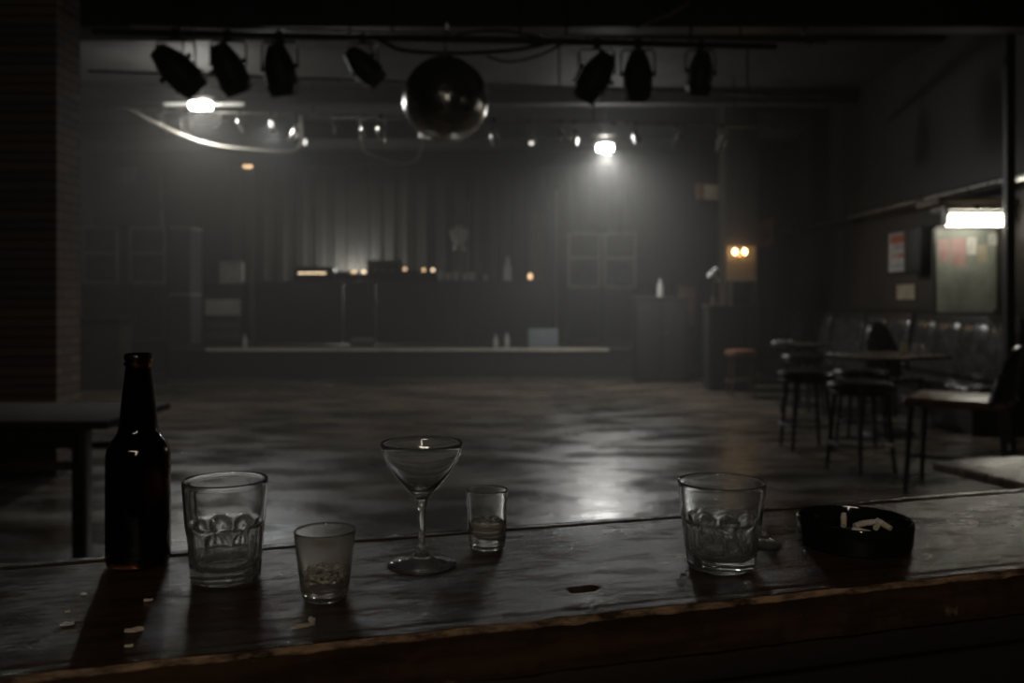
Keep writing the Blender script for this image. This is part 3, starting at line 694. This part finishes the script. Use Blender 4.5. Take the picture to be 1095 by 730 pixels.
for i, (px, rot, s_, lab) in enumerate(specs):
    o = p0 if i == 0 else dup(p0); o.location = onbar(ta, tb, px) ; o['label'] = lab; o.scale = (s_,) * 3
    child(o, 'can').rotation_euler = rot; o.rotation_euler = (0, 0, 0)
    if i == 4:
        rim_strip = MB().box(-.155, -.140, -.06, .06, -.15, .02, .003).build('lit_rim_strip', M['whiteplastic'], child(o, 'can')); rim_strip['label'] = 'white strip standing for the lit rim'  # white strip added for the light caught on the can's rim
# small chrome spotlights on the far bar
fa, fb = P(110, 117, 12.4), P(860, 137, 12.4)
def small(label):
    t = thing('spotlight', label, 'spotlight', group='small spotlights on the far bar')
    MB().box(-.02, .02, -.025, .025, -.03, .025, .004).build('clamp', M['blackmetal'], t)
    MB().tube([(-.06, 0, -.2), (-.06, 0, -.05), (.06, 0, -.05), (.06, 0, -.2)], .006, 6).build('yoke', M['steel'], t)
    can = MB().lathe([(0, .10), (.03, .10), (.045, .06), (.055, 0), (.055, -.12), (.048, -.12), (.045, 0), (0, .03)], 24).build('can', M['chrome'], t, loc=(0, 0, -.2))
    MB().lathe([(0, -.075), (.044, -.07), (.044, -.06), (0, -.06)], 20).build('lens', M['glass'], can)
    return t
sm0 = small('x'); 
order = ['leftmost', 'second from the left', 'third from the left', 'fourth from the left', 'fifth from the left', 'sixth from the left', 'seventh from the left', 'eighth from the left',
         'ninth from the left', 'eighth from the right', 'seventh from the right', 'sixth from the right', 'fifth from the right', 'fourth from the right', 'third from the right', 'second from the right', 'rightmost']
pxs = [172, 199, 233, 257, 291, 316, 358, 388, 407, 452, 528, 567, 600, 614, 680, 724, 773]
for i, px in enumerate(pxs):
    o = sm0 if i == 0 else dup(sm0)
    p = onbar(fa, fb, px); s_ = random.choice((.85, 1.0, 1.15)); o.location = p; o.scale = (s_,) * 3
    o['label'] = 'small chrome spotlight, ' + order[i] + ' on the far lighting bar'
    child(o, 'can').rotation_euler = (random.uniform(-.7, .9), random.uniform(-.6, .6), 0); o.rotation_euler = (0, 0, random.uniform(-.8, .8))
# small pin bulbs glowing on the far bar
for px, py, lab in ((290, 133, 'tiny bright bulb hanging between the left spotlights'), (326, 152, 'tiny bright bulb hanging lowest left of the mirror ball'), (568, 152, 'tiny bright bulb hanging right of the mirror ball')):
    p = P(px, py, 12.35); u = onbar(fa, fb, px)
    t = thing('hanging_bulb', lab, 'bulb', p, group='tiny hanging bulbs')
    MB().lathe([(0, -.04), (.022, -.03), (.028, 0), (.015, .04), (0, .045)], 16).build('bulb', M['e_pin'], t)
    MB().tube([(0, 0, .04), (0, .05, u.z - p.z)], .004, 6).build('cord', M['blackmetal'], t)
# drooping cables
def smooth(pts, n=8):
    pts = [Vector(p) for p in pts]; out = []
    q = [pts[0]] + pts + [pts[-1]]
    for i in range(len(pts) - 1):
        a, b, c_, d_ = q[i], q[i + 1], q[i + 2], q[i + 3]
        for k_ in range(n):
            t = k_ / n; out.append(.5 * ((2 * b) + (c_ - a) * t + (2 * a - 5 * b + 4 * c_ - d_) * t * t + (3 * b - a - 3 * c_ + d_) * t ** 3))
    return out + [pts[-1]]
def cable(pts, r, matl, label, name='cable', cat='cable'):
    o = MB().tube(smooth([P(*p) for p in pts]), r, 8).build(name, matl); return tag(o, label, cat)
cable([(118, 118, 12.4), (138, 118, 12.1), (168, 133, 12), (215, 152, 12), (262, 160, 12), (318, 160, 12.1), (322, 124, 12.42)], .026, M['cablewhite'], 'thick pale cable drooping in a long curve under the left flood lamp')
cable([(384, 125, 12.37), (388, 158, 12.35), (396, 165, 12.3), (415, 172, 12.3), (440, 174, 12.3), (450, 160, 12.35), (454, 127, 12.37)], .010, M['cablewhite'], 'short pale cable loop drooping below the mirror ball')
cable([(398, 39, 7.45), (412, 46, 7.45), (432, 54, 7.45), (475, 57, 7.45), (520, 56, 7.45), (560, 52, 7.45), (600, 43, 7.45)], .018, M['black'], 'black cable sagging across the top of the mirror ball')
cable([(480, 41, 7.42), (500, 35, 7.42), (540, 33, 7.42), (590, 44, 7.42)], .012, M['black'], 'thin black cable rising right of the mirror ball rod')
cable([(520, 60, 7.4), (545, 66, 7.4), (580, 58, 7.4), (608, 43, 7.45)], .010, M['black'], 'thin black cable hanging right of the mirror ball')
cable([(680, 30, 7.9), (715, 15, 7.9), (740, 0, 7.9)], .012, M['steel'], 'thin pale wire slanting up from the nearest pipe')
cable([(858, 36, 8.0), (872, 20, 8.0), (886, 4, 8.0)], .012, M['steel'], 'thin pale wire slanting up at the right end of the nearest pipe')
# flood lamps
def flood(p, label, em, wd, bar=0):
    t = thing('flood_lamp', label, 'lamp', p)
    MB().box(-wd - .04, wd + .04, -.06, .10, .045, .12, .012).build('housing', M['steel'], t)
    MB().box(-wd, wd, -.075, .06, -.05, .045, .02).build('lens', em, t)
    top = ZC - p.z - .002
    MB().tube([(0, .02, .11), (0, .02, top)], .012, 8).build('hanger', M['steel'], t)
    if bar: MB().box(-bar, bar, .10, .14, .02, .07, .01).build('batten', M['whiteplastic'], t)
    return t
flood(L1, 'bright flood lamp hanging at the left above the drooping cable', M['e_flood'], .14, .55)
flood(L2, 'brightest flood lamp hanging right of the mirror ball', M['e_floodR'], .12)
br = thing('lamp_bracket', 'pale horizontal bracket just above the brightest flood lamp', 'bracket', P(645, 144, 13.4))
MB().box(-.18, .18, -.03, .03, -.020, .020, .006).build('plate', M['steel'], br)
MB().tube([(-.12, 0, .02), (-.12, 0, ZC - br.location.z - .002)], .008, 8).build('hanger', M['steel'], br)
ol = thing('pendant_lamp', 'tiny dim orange lamp hanging below the left flood lamp', 'lamp', P(265, 178, 16))
MB().box(-.08, .08, -.04, .04, -.025, .025, .015).build('bulb', M['e_dimwarm'], ol)
MB().tube([(0, 0, .02), (0, 0, ZC - ol.location.z - .002)], .006, 6).build('cord', M['blackmetal'], ol)

def mirror_ball():
    c_ = P(476.5, 106.5, 7.0); R_ = 45.5 / F * 7.0
    t = thing('mirror_ball', 'large mirror ball hanging from the nearest lighting bar', 'mirror ball', c_)
    MB().lathe([(R_ * .985 * math.sin(a * PI / 32), -R_ * .985 * math.cos(a * PI / 32)) for a in range(33)], 64).build('core', M['blackmetal'], t)
    m = MB(); rows = 56; random.seed(3)
    for i in range(rows):
        t0 = PI * i / rows; t1 = PI * (i + 1) / rows; tm = (t0 + t1) / 2
        n = max(4, int(round(2 * rows * math.sin(tm)))); off = random.random()
        for k_ in range(n):
            a0 = 2 * PI * (k_ + off) / n; a1 = 2 * PI * (k_ + 1 + off) / n; am = (a0 + a1) / 2
            nv = Vector((math.sin(tm) * math.cos(am), math.sin(tm) * math.sin(am), math.cos(tm)))
            e1 = Vector((-math.sin(am), math.cos(am), 0)); e2 = nv.cross(e1)
            j1, j2 = random.gauss(0, .05), random.gauss(0, .05)
            w1 = R_ * math.sin(tm) * (a1 - a0) * .47; w2 = R_ * (t1 - t0) * .47
            vv = [m.b.verts.new(nv * (R_ + j1 * s1 * w1 + j2 * s2 * w2) + e1 * w1 * s1 + e2 * w2 * s2) for s1, s2 in ((-1, -1), (1, -1), (1, 1), (-1, 1))]
            vb = [m.b.verts.new(v.co - nv * .004) for v in vv]
            m.b.faces.new(vv)
            for q_ in range(4): m.b.faces.new((vv[q_], vb[q_], vb[(q_ + 1) % 4], vv[(q_ + 1) % 4]))
    m.build('mirror_tiles', M['mirror'], t, smooth=False)
    MB().lathe([(0, R_ - .01), (.05, R_ - .012), (.05, R_ + .015), (.02, R_ + .03), (0, R_ + .03)], 20).build('cap', M['steel'], t)
    u = onbar(ta, tb, 476.5)
    MB().tube([(0, 0, R_ + .02), (0, 0, u.z - c_.z + .02), (0, .5, u.z - c_.z + .02)], .010, 8).build('rod', M['blackmetal'], t)
M['mirror'] = mat('mirror_tile', (.62, .61, .58), .20, metal=1)
mirror_ball()

# lamp behind the desk (source of the glow)
t = thing('desk_lamp', 'lamp hidden behind the console that lights the curtain above the desk', 'lamp', (*onstage(377, 16.85), ZD))
MB().lathe([(0, 0), (.06, 0), (.055, .02), (.012, .03), (.012, .12), (0, .12)], 20).build('base', M['blackmetal'], t)
MB().lathe([(.015, .12), (.055, .15), (.06, .17), (0, .18)], 20).build('bulb', M['e_dimwarm'], t)
# added strip light, then the upright lamp behind the bar (camera side)
t = thing('added_strip', 'long added strip light behind the bar, unseen, brightening the glass rims', 'lamp', (-.15, -1.38, 2.45))
MB().box(-.78, .78, -.06, .0, .0, .08, .008).build('housing', M['blackmetal'], t)
for x in (-.6, .6): MB().tube([(x, -.03, .07), (x, -.03, ZC - 2.452)], .006, 6).build('hanger', M['blackmetal'], t)
t = thing('standing_lamp', 'upright panel lamp behind the bar, out of the picture', 'lamp', (.10, -1.0, 0))
MB().box(-.10, .10, -.06, .0, 1.55, 2.22, .01).build('housing', M['blackmetal'], t)
MB().tube([(0, -.03, .02), (0, -.03, 1.56)], .02, 10).build('pole', M['blackmetal'], t)
MB().lathe([(0, 0), (.2, 0), (.2, .02), (0, .02)], 24).build('base', M['blackmetal'], t)
t = thing('pendant_lamp', 'small hooded warm pendant right of the picture over the near tables', 'lamp', (3.05, 4.3, 2.27))
MB().lathe([(.02, .16), (.05, .14), (.16, .0), (.155, .0), (.045, .13), (.015, .15)], 28, closed=True).build('lamp_shade', M['blackmetal'], t)
MB().tube([(0, 0, .15), (0, 0, ZC - 2.272)], .005, 6).build('cord', M['blackmetal'], t)
# ------------------------------------------------------------------ the bar
ANG = math.atan2(.26, .857) - .012
ca, sa = math.cos(ANG), math.sin(ANG)
FP = Vector((.072, .739))          # a point on the front edge
def bar_uv(x, y):
    dx, dy = x - FP.x, y - FP.y; return dx * ca + dy * sa, -dx * sa + dy * ca
def onbar_top(px, py):
    d = (CH - BT) * F / (py - HY); return Vector(((px - CX) / F * d, d, BT))
bar = thing('bar_counter', 'worn dark wooden bar counter across the foreground', 'bar counter', (FP.x, FP.y, 0), ANG)
W_ = .305
def bar_top():
    m = MB(); u0, u1 = -1.1, 1.5; nu, nv = 650, 90
    g1 = onbar_top(622, 630); hu, hv = bar_uv(g1.x, g1.y)
    g2 = onbar_top(641, 656); su, sv = bar_uv(g2.x, g2.y)
    g0 = onbar_top(628, 640); gu, gv = bar_uv(g0.x, g0.y)
    g = []
    for i in range(nu + 1):
        u = u0 + (u1 - u0) * i / nu; row = []
        for j in range(nv + 1):
            v = W_ * j / nv
            z = BT + .0007 * noise.noise(Vector((u * 9, v * 20, 0))) + .0003 * noise.noise(Vector((u * 40, v * 70, 3)))
            q = ((u - hu) / .014) ** 2 + ((v - hv) / .0075) ** 2 + .5 * noise.noise(Vector((u * 160, v * 160, 1)))
            if q < 1: z -= .007 * (1 - max(q, 0)) ** .5
            L = Vector((su - gu, sv - gv)); tt = max(0, min(1, ((u - gu) * L.x + (v - gv) * L.y) / L.length_squared))
            dist = math.hypot(u - gu - L.x * tt, v - gv - L.y * tt)
            if dist < .003: z -= .002 * (1 - dist / .003)
            if abs(v - .021) < .0028: z -= .0016 * (1 - abs(v - .021) / .0028)
            if abs(v - (W_ - .022)) < .003: z -= .0018
            e = .0025 * noise.noise(Vector((u * 22, 0, 5))) + .0012 * noise.noise(Vector((u * 80, 0, 8)))
            vv = v
            if j == 0: vv = e - .001; z -= .0035
            elif j == 1: vv = v + e; z -= .0008 + .001 * abs(noise.noise(Vector((u * 50, 2, 2))))
            if j == nv: z -= .003
            row.append(m.b.verts.new((u, vv, z)))
        g.append(row)
    for i in range(nu):
        for j in range(nv): m.b.faces.new((g[i][j], g[i+1][j], g[i+1][j+1], g[i][j+1]))
    # sides and underside
    T = .042
    fr = [m.b.verts.new((r[0].co.x, r[0].co.y + .002, BT - T)) for r in g]; bk = [m.b.verts.new((r[-1].co.x, r[-1].co.y, BT - T)) for r in g]
    for i in range(nu):
        m.b.faces.new((g[i][0], fr[i], fr[i+1], g[i+1][0])); m.b.faces.new((g[i][-1], g[i+1][-1], bk[i+1], bk[i])); m.b.faces.new((fr[i], bk[i], bk[i+1], fr[i+1]))
    return m
bar_top().build('worktop', M['bar'], bar, angle=50)
def edge_chips():
    m = MB(); n = 500; prev = None
    for i in range(n + 1):
        u = -1.1 + 2.6 * i / n
        e = .0025 * noise.noise(Vector((u * 22, 0, 5))) + .0012 * noise.noise(Vector((u * 80, 0, 8)))
        wv = .0003 + .0016 * max(0, noise.noise(Vector((u * 14, 7, 1)))) ; dn = .0004 + .005 * max(0, noise.noise(Vector((u * 23, 9, 4))) - .22)
        c_ = [m.b.verts.new((u, .0026 + e + wv, BT + .0004)), m.b.verts.new((u, e - .0022, BT - .0028)), m.b.verts.new((u, e - .0016, BT - .0036 - dn))]
        if prev: m.b.faces.new((prev[0], c_[0], c_[1], prev[1])); m.b.faces.new((prev[1], c_[1], c_[2], prev[2]))
        prev = c_
    return m
edge_chips().build('worn_edge', M['baredge'], bar, angle=60)
MB().box(-1.1, 1.5, .025, .05, 0, BT - .042).build('front_panel', M['legs'], bar, smooth=False)
MB().box(-1.1, 1.5, W_ - .05, W_ - .02, 0, BT - .042).build('back_panel', M['legs'], bar, smooth=False)
for u in (-.9, -.3, .3, .9): MB().box(u - .25, u + .25, .015, .025, .3, BT - .12, .004).build('raised_panel', M['legs'], bar)
MB().box(-1.1, 1.5, .008, .025, BT - .072, BT - .043, .004).build('moulding', M['legs'], bar)

# ------------------------------------------------------------------ glassware
def finish(o, lv=0): return o
def rocks(h, r_top, r_bot, nf=9, wall=.0024):
    m = MB(); n = nf * 16; zs_ = h * .56; base = h * .13
    def rt(z): return r_bot + (r_top - r_bot) * (z / h)
    prof = [(.0, .0015), (r_bot * .6, .0015), (r_bot * .78, 0), (r_bot * .90, .0006)]
    zz = [h * t for t in (.02, .05, .1, .16, .22, .28, .34, .40, .44, .47, .50, .53, .55, .57, .59, .61, .64, .7, .78, .86, .93, .975)]
    prof += [(rt(z), z) for z in zz] + [(r_top - .0003, h - .0004), (r_top - wall * .5, h), (r_top - wall * .9, h - .0006)]
    inner = [(rt(z) - wall - (.0012 if z < zs_ else 0), z) for z in reversed(zz) if z > base + .004]
    prof += inner + [(r_bot * .80, base + .002), (r_bot * .6, base + .0002), (r_bot * .3, base - .0006), (0, base - .001)]
    no = 4 + len(zz)
    def rf(a, r, z, i):
        if 3 <= i < no:
            ph = (a * nf / (2 * PI)) % 1 - .5                       # facet-local angle
            arch = zs_ - h * .10 * (2 * ph) ** 2                    # scalloped facet top
            f = 1 - max(0, min(1, (z - arch + h * .03) / (h * .03)))
            flat = math.cos(PI / nf) / math.cos(2 * PI / nf * ph)
            depth = (r * .945 * flat / math.cos(PI / nf) * .985)
            return r * (1 - f) + min(r, depth) * f
        return r
    m.lathe(prof, n, rf=rf)
    return m
def vessel(name, label, cat, px, py, group=None):
    return thing(name, label, cat, onbar_top(px, py), random.uniform(0, 1), group)
g = vessel('rocks_glass', 'large empty faceted rocks glass between the beer bottle and the small tumbler', 'glass', 241, 619, 'faceted rocks glasses')
rocks(.0945, .0392, .0325, 9).build('body', M['glass'], g, angle=50)
g = vessel('rocks_glass', 'faceted rocks glass with melting ice left of the ashtray', 'glass', 771.5, 606, 'faceted rocks glasses')
RG = g
rocks(.085, .0430, .0335, 9).build('body', M['glass'], g, angle=50)
# small tumbler
def tumbler(h, rt, rb, base, wall=.0018, n=64):
    p = [(0, .001), (rb * .75, .001), (rb * .85, 0), (rb * .96, .0012), (rb, .004)]
    for t_ in (.15, .3, .5, .7, .85, .96): p.append((rb + (rt - rb) * t_, h * t_))
    p += [(rt - .0001, h - .0006), (rt - wall * .5, h), (rt - wall, h - .0007)]
    for t_ in (.96, .85, .7, .5, .3): p.append((rb + (rt - rb) * t_ - wall, h * t_))
    p += [(rb + (rt - rb) * (base / h) - wall - .0008, base + .002), (rb * .7, base), (0, base - .0004)]
    return MB().lathe(p, n)
g = vessel('tumbler_glass', 'small tumbler with frothy drink remains in front of the other glasses', 'glass', 347.5, 639)
tumbler(.0605, .0272, .0200, .009).build('body', M['smearglass'], g, angle=50)
TG = g
fo = MB(); n = 64
rings_ = []
def fz(a, r): return .0205 + .0035 * noise.noise(Vector((math.cos(a) * 6 * r * 40, math.sin(a) * 6 * r * 40, 2))) + .0015 * math.sin(a * 7)
prof = [(0, .0100), (.0185, .0100), (.0195, .0105)] + [(.0204, .0195)] + [(.0195, .021), (.015, .020), (.009, .0195), (0, .0195)]
fo = MB().lathe([(0, .0096), (.0160, .0096), (.0176, .0112), (.0190, .0190), (0, .0190)], n)
fo.build('drink', M['drink'], None, loc=g.location); dr = bpy.data.objects['drink']; tag(dr, 'shallow cloudy drink left in the small tumbler', 'drink', kind='stuff')
fm = MB(); random.seed(5)
for i in range(150):
    a = random.uniform(0, 2 * PI); edge = random.random() < .75; r = random.uniform(.0155, .0182) if edge else random.uniform(0, .015)
    z = .0192 + (random.random() ** 2) * (.0075 if edge else .002); s_ = random.uniform(.0008, .0020)
    fm.lathe([(0, -s_), (s_ * .8, -s_ * .5), (s_, 0), (s_ * .7, s_ * .6), (0, s_)], 7, Matrix.Translation((r * math.cos(a), r * math.sin(a), z)))
for i in range(14):
    s_ = random.uniform(.0012, .0022); a = -1.9 + random.uniform(-.2, .2); fm.lathe([(0, -s_), (s_, 0), (0, s_)], 7, Matrix.Translation((.0185 * math.cos(a), .0185 * math.sin(a), .024 + .0009 * i * random.random())))
fo_ = fm.build('foam', M['foam'], None, loc=g.location, angle=80); tag(fo_, 'pale broken froth clinging inside the small tumbler', 'foam', kind='stuff')
# martini style glass
g = vessel('cocktail_glass', 'empty stemmed cocktail glass in the middle of the bar', 'glass', 451, 603)
H = .1215
def rq(pts):
    return pts
outer = [(0, .0022), (.012, .0016), (.026, .0004), (.0335, 0), (.0342, .0008), (.0335, .0018), (.026, .0032), (.014, .0062), (.0078, .0105), (.0050, .016), (.0041, .022), (.0036, .030), (.0034, .042), (.0036, .052),
         (.0040, .055), (.0058, .0595), (.0058, .0625), (.0060, .0645), (.0082, .0680), (.0125, .0725), (.0185, .0790), (.0245, .0860), (.0300, .0935), (.0345, .1010), (.0378, .1090), (.0400, .1165), (.0408, H - .0005), (.0403, H), (.0398, H - .0005)]
inner = [(.0389, .1165), (.0367, .1090), (.0334, .1015), (.0288, .0945), (.0232, .0875), (.0170, .0812), (.0120, .0775), (.0060, .0757), (0, .0753)]
MB().lathe(outer + inner, 72).build('body', M['glass'], g, angle=60)
# shot glass
g = vessel('shot_glass', 'narrow thick bottomed shot glass right of the cocktail glass', 'glass', 521, 585)
tumbler(.0620, .0222, .0190, .0150, .0017).build('body', M['glass'], g, angle=50)
sd = MB().lathe([(0, .0156), (.0125, .0156), (.0165, .0175), (.0172, .0290), (0, .0290)], 48).build('drink', M['drink'], None, loc=g.location); tag(sd, 'little drink left in the narrow shot glass', 'drink', kind='stuff')
fm = MB()
for i in range(60):
    a = random.uniform(0, 2 * PI); r = random.uniform(.004, .0165); s_ = random.uniform(.0006, .0013)
    fm.lathe([(0, -s_), (s_, 0), (0, s_)], 7, Matrix.Translation((r * math.cos(a), r * math.sin(a), .0294)))
tag(fm.build('foam', M['foam'], None, loc=g.location), 'thin froth on the drink in the narrow shot glass', 'foam', kind='stuff')
# ice in the right rocks glass
random.seed(11)
icepos = [(-.010, -.010, .020, 'front left'), (.012, -.006, .021, 'front right'), (-.004, .014, .021, 'back'), (.006, -.010, .040, 'upper right'), (-.013, .004, .038, 'upper left')]
def icebm():
    m = MB(); m.box(-.0085, .0085, -.008, .008, -.0075, .0075, .002)
    bmesh.ops.subdivide_edges(m.b, edges=m.b.edges, cuts=1, use_grid_fill=True)
    for v in m.b.verts: v.co += Vector((random.uniform(-1, 1), random.uniform(-1, 1), random.uniform(-1, 1))) * .0007
    return m
i0 = None
for x, y, z, wd in icepos:
    if i0 is None: i0 = icebm().build('ice_cube', M['ice'], angle=30); o = i0
    else: o = i0.copy(); C.objects.link(o)
    o.location = RG.location + Vector((x, y, z)); o.rotation_euler = (random.random() * 2, random.random() * 2, random.random() * 3)
    tag(o, 'half melted ice cube in the right rocks glass, the %s one' % wd, 'ice cube', 'ice cubes in the right rocks glass')
# broken glass and water beside it
def shard(px, py, sc, label, seed):
    random.seed(seed); m = MB(); n = 5
    pts = [(math.cos(a) * random.uniform(.5, 1), math.sin(a) * random.uniform(.5, 1)) for a in [2 * PI * k_ / n for k_ in range(n)]]
    b0_ = [m.b.verts.new((x * sc, y * sc, 0)) for x, y in pts]; t0_ = [m.b.verts.new((x * sc * .6, y * sc * .6, sc * random.uniform(.4, .8))) for x, y in pts]
    m.b.faces.new(b0_[::-1]); m.b.faces.new(t0_)
    for k_ in range(n): m.b.faces.new((b0_[k_], b0_[(k_+1) % n], t0_[(k_+1) % n], t0_[k_]))
    o = m.build('ice_chip', M['ice'], None, loc=onbar_top(px, py) + Vector((0, 0, .0006)), smooth=False)
    return tag(o, label, 'ice chip', 'ice chips on the bar')
shard(731, 618, .0055, 'largest clear ice chip left of the right rocks glass', 1)
shard(726, 622, .0035, 'clear ice chip furthest from the right rocks glass', 2)
shard(735, 613, .0035, 'clear ice chip touching the shadow of the right rocks glass', 3)
# glass foot behind the rocks glass
g = vessel('glass_foot', 'broken off clear glass foot lying behind the right rocks glass', 'broken glass', 817, 582)
MB().lathe([(0, .0016), (.010, .001), (.0165, 0), (.0185, .0008), (.0180, .0018), (.012, .0032), (.006, .007), (.0042, .013), (.0030, .016), (0, .0165)], 48).build('body', M['glass'], g)
# ashtray
g = vessel('ashtray', 'round glossy black ashtray holding cigarette butts', 'ashtray', 913.5, 581); AT = g; g.rotation_euler = (0, 0, 0)
Ra, Ha = .0600, .0285
MB().lathe([(0, .001), (Ra * .88, .001), (Ra * .94, 0), (Ra * .97, .002), (Ra * .985, Ha * .5), (Ra, Ha - .003), (Ra - .0008, Ha - .0008), (Ra - .0022, Ha), (Ra - .0042, Ha - .0008), (Ra - .0055, Ha - .004), (Ra - .0075, .010), (Ra - .012, .006), (0, .0055)], 96).build('body', M['blackgloss'], g)
am = MB(); nr, na = 10, 48; gg = []
for i in range(nr + 1):
    r = (Ra - .0135) * i / nr
    gg.append([am.b.verts.new((r * math.cos(2*PI*k_/na), r * math.sin(2*PI*k_/na), .0062 + (.0035 * (1 - i / nr) + .002 * (noise.noise(Vector((r * 90 * math.cos(2*PI*k_/na), r * 90 * math.sin(2*PI*k_/na), 0))) + .3)) * (1 - (i / nr) ** 4))) for k_ in range(na)])
for i in range(nr):
    for k_ in range(na):
        if i == 0 and False: continue
        am.b.faces.new((gg[i][k_], gg[i+1][k_], gg[i+1][(k_+1) % na], gg[i][(k_+1) % na]))
ao = am.build('ash', M['ash'], None, loc=g.location, angle=80); bmx = ao; tag(ao, 'grey cigarette ash on the floor of the black ashtray', 'ash', kind='stuff')
butts = [(-.004, .020, .019, 1.2, .55, 'standing steepest, leftmost in the ashtray'), (.012, .016, .0165, .3, .15, 'lying second from the left in the ashtray'), (.020, .020, .017, -.5, .25, 'lying in the middle of the ashtray heap'),
         (.030, .012, .0165, .9, .2, 'lying second from the right in the ashtray'), (.036, .006, .018, 2.2, .35, 'propped at the right of the ashtray'), (.008, -.005, .014, 2.6, .1, 'lying lowest in the ashtray nearest the bar edge')]
cb0 = thing('cigarette_butt', 'cigarette butt', 'cigarette butt', group='cigarette butts in the ashtray')
rotx = Matrix.Rotation(PI / 2, 4, 'Y')
MB().lathe([(0, -.008), (.0036, -.008), (.0038, -.002), (.0039, .004), (0, .004)], 16, rotx).build('filter', M['filter'], cb0)
MB().lathe([(0, .0039), (.0038, .0039), (.0040, .007), (.0032, .010), (.0036, .0125), (.002, .014), (0, .0135)], 16, rotx).build('burnt_end', M['cigpaper'], cb0)
for i, (x, y, z, a, tl, lab) in enumerate(butts):
    o = cb0 if i == 0 else dup(cb0); o.location = AT.location + Vector((x, y, z)); o.rotation_euler = (0, -tl, a); o['label'] = 'stubbed out cigarette butt ' + lab; o.scale = (.85,) * 3
# beer bottle
g = vessel('beer_bottle', 'open brown beer bottle at the left of the bar', 'bottle', 148, 602)
Rb = .0305; Hb = .2095
prof = [(0, .004), (.018, .003), (.025, 0), (.029, .0015), (Rb, .006), (Rb, .030), (Rb, .070), (Rb, .104), (.0301, .110), (.0288, .116), (.0262, .1215), (.0228, .1260), (.0200, .1300), (.0186, .1345), (.0174, .145), (.0160, .160), (.0145, .175), (.0128, .189), (.0120, .1955),
        (.0122, .1970), (.0136, .1978), (.0138, .1992), (.0134, .2004), (.0122, .2010), (.0122, .2022), (.0133, .2030), (.0136, .2052), (.0132, .2085), (.0118, Hb), (.0098, .2085),
        (.0094, .2000), (.0100, .190), (.0118, .175), (.0132, .160), (.0146, .145), (.0158, .1345), (.0172, .130), (.0202, .1250), (.0238, .1195), (.0265, .114), (.0277, .106), (.0277, .010), (.024, .0065), (0, .0075)]
MB().lathe(prof, 72).build('glass_body', M['amber'], g, angle=60)
bl = MB().lathe([(0, .0085), (.023, .0080), (.0268, .011), (.0269, .060), (0, .060)], 48).build('beer', M['beer'], None, loc=g.location); tag(bl, 'dark remaining beer inside the brown beer bottle', 'beer', kind='stuff')
# scraps on the bar
def scrap(px, py, a, b, label, rz, mt='paper', seed=0, name='paper_scrap'):
    random.seed(seed); m = MB(); n = 9; top = []; bot = []
    for k_ in range(n):
        t_ = 2 * PI * k_ / n; r = random.uniform(.7, 1.1); x, y = a * r * math.cos(t_), b * r * math.sin(t_); z = .0012 + random.uniform(0, .0016)
        top.append(m.b.verts.new((x, y, z))); bot.append(m.b.verts.new((x, y, 0.0006)))
    cc = m.b.verts.new((0, 0, .0022))
    for k_ in range(n):
        m.b.faces.new((top[k_], top[(k_+1) % n], cc)); m.b.faces.new((top[k_], bot[k_], bot[(k_+1) % n], top[(k_+1) % n]))
    m.b.faces.new(bot[::-1])
    o = m.build(name, M[mt], None, loc=onbar_top(px, py), rot=(0, 0, rz), smooth=False); return tag(o, label, 'scrap', 'scraps on the bar')
scrap(326, 670, .011, .0028, 'torn pale paper strip lying at the bar edge in front of the small tumbler', .5, 'cream', 1)
scrap(333, 664, .0028, .0060, 'small curled paper bit at the end of the torn strip', .3, 'paper', 2)
scrap(73, 668, .0058, .0034, 'whitish crumb lying furthest left and nearest the bar edge', .4, 'paper', 3)
scrap(90, 636, .0032, .0020, 'small whitish crumb lying left of the beer bottle', .1, 'paper', 4)
scrap(144, 675, .0075, .0040, 'flat brown flake lying in front of the beer bottle', .2, 'filter', 5)
scrap(158, 643, .0042, .0014, 'thin brown splinter lying just before the beer bottle', .3, 'filter', 6)
scrap(72, 655, .0028, .0014, 'tiny pale crumb between the two larger crumbs on the left', .3, 'cream', 7)
scrap(138, 692, .0040, .0018, 'tiny brown flake nearest the front edge on the left', .1, 'filter', 8)
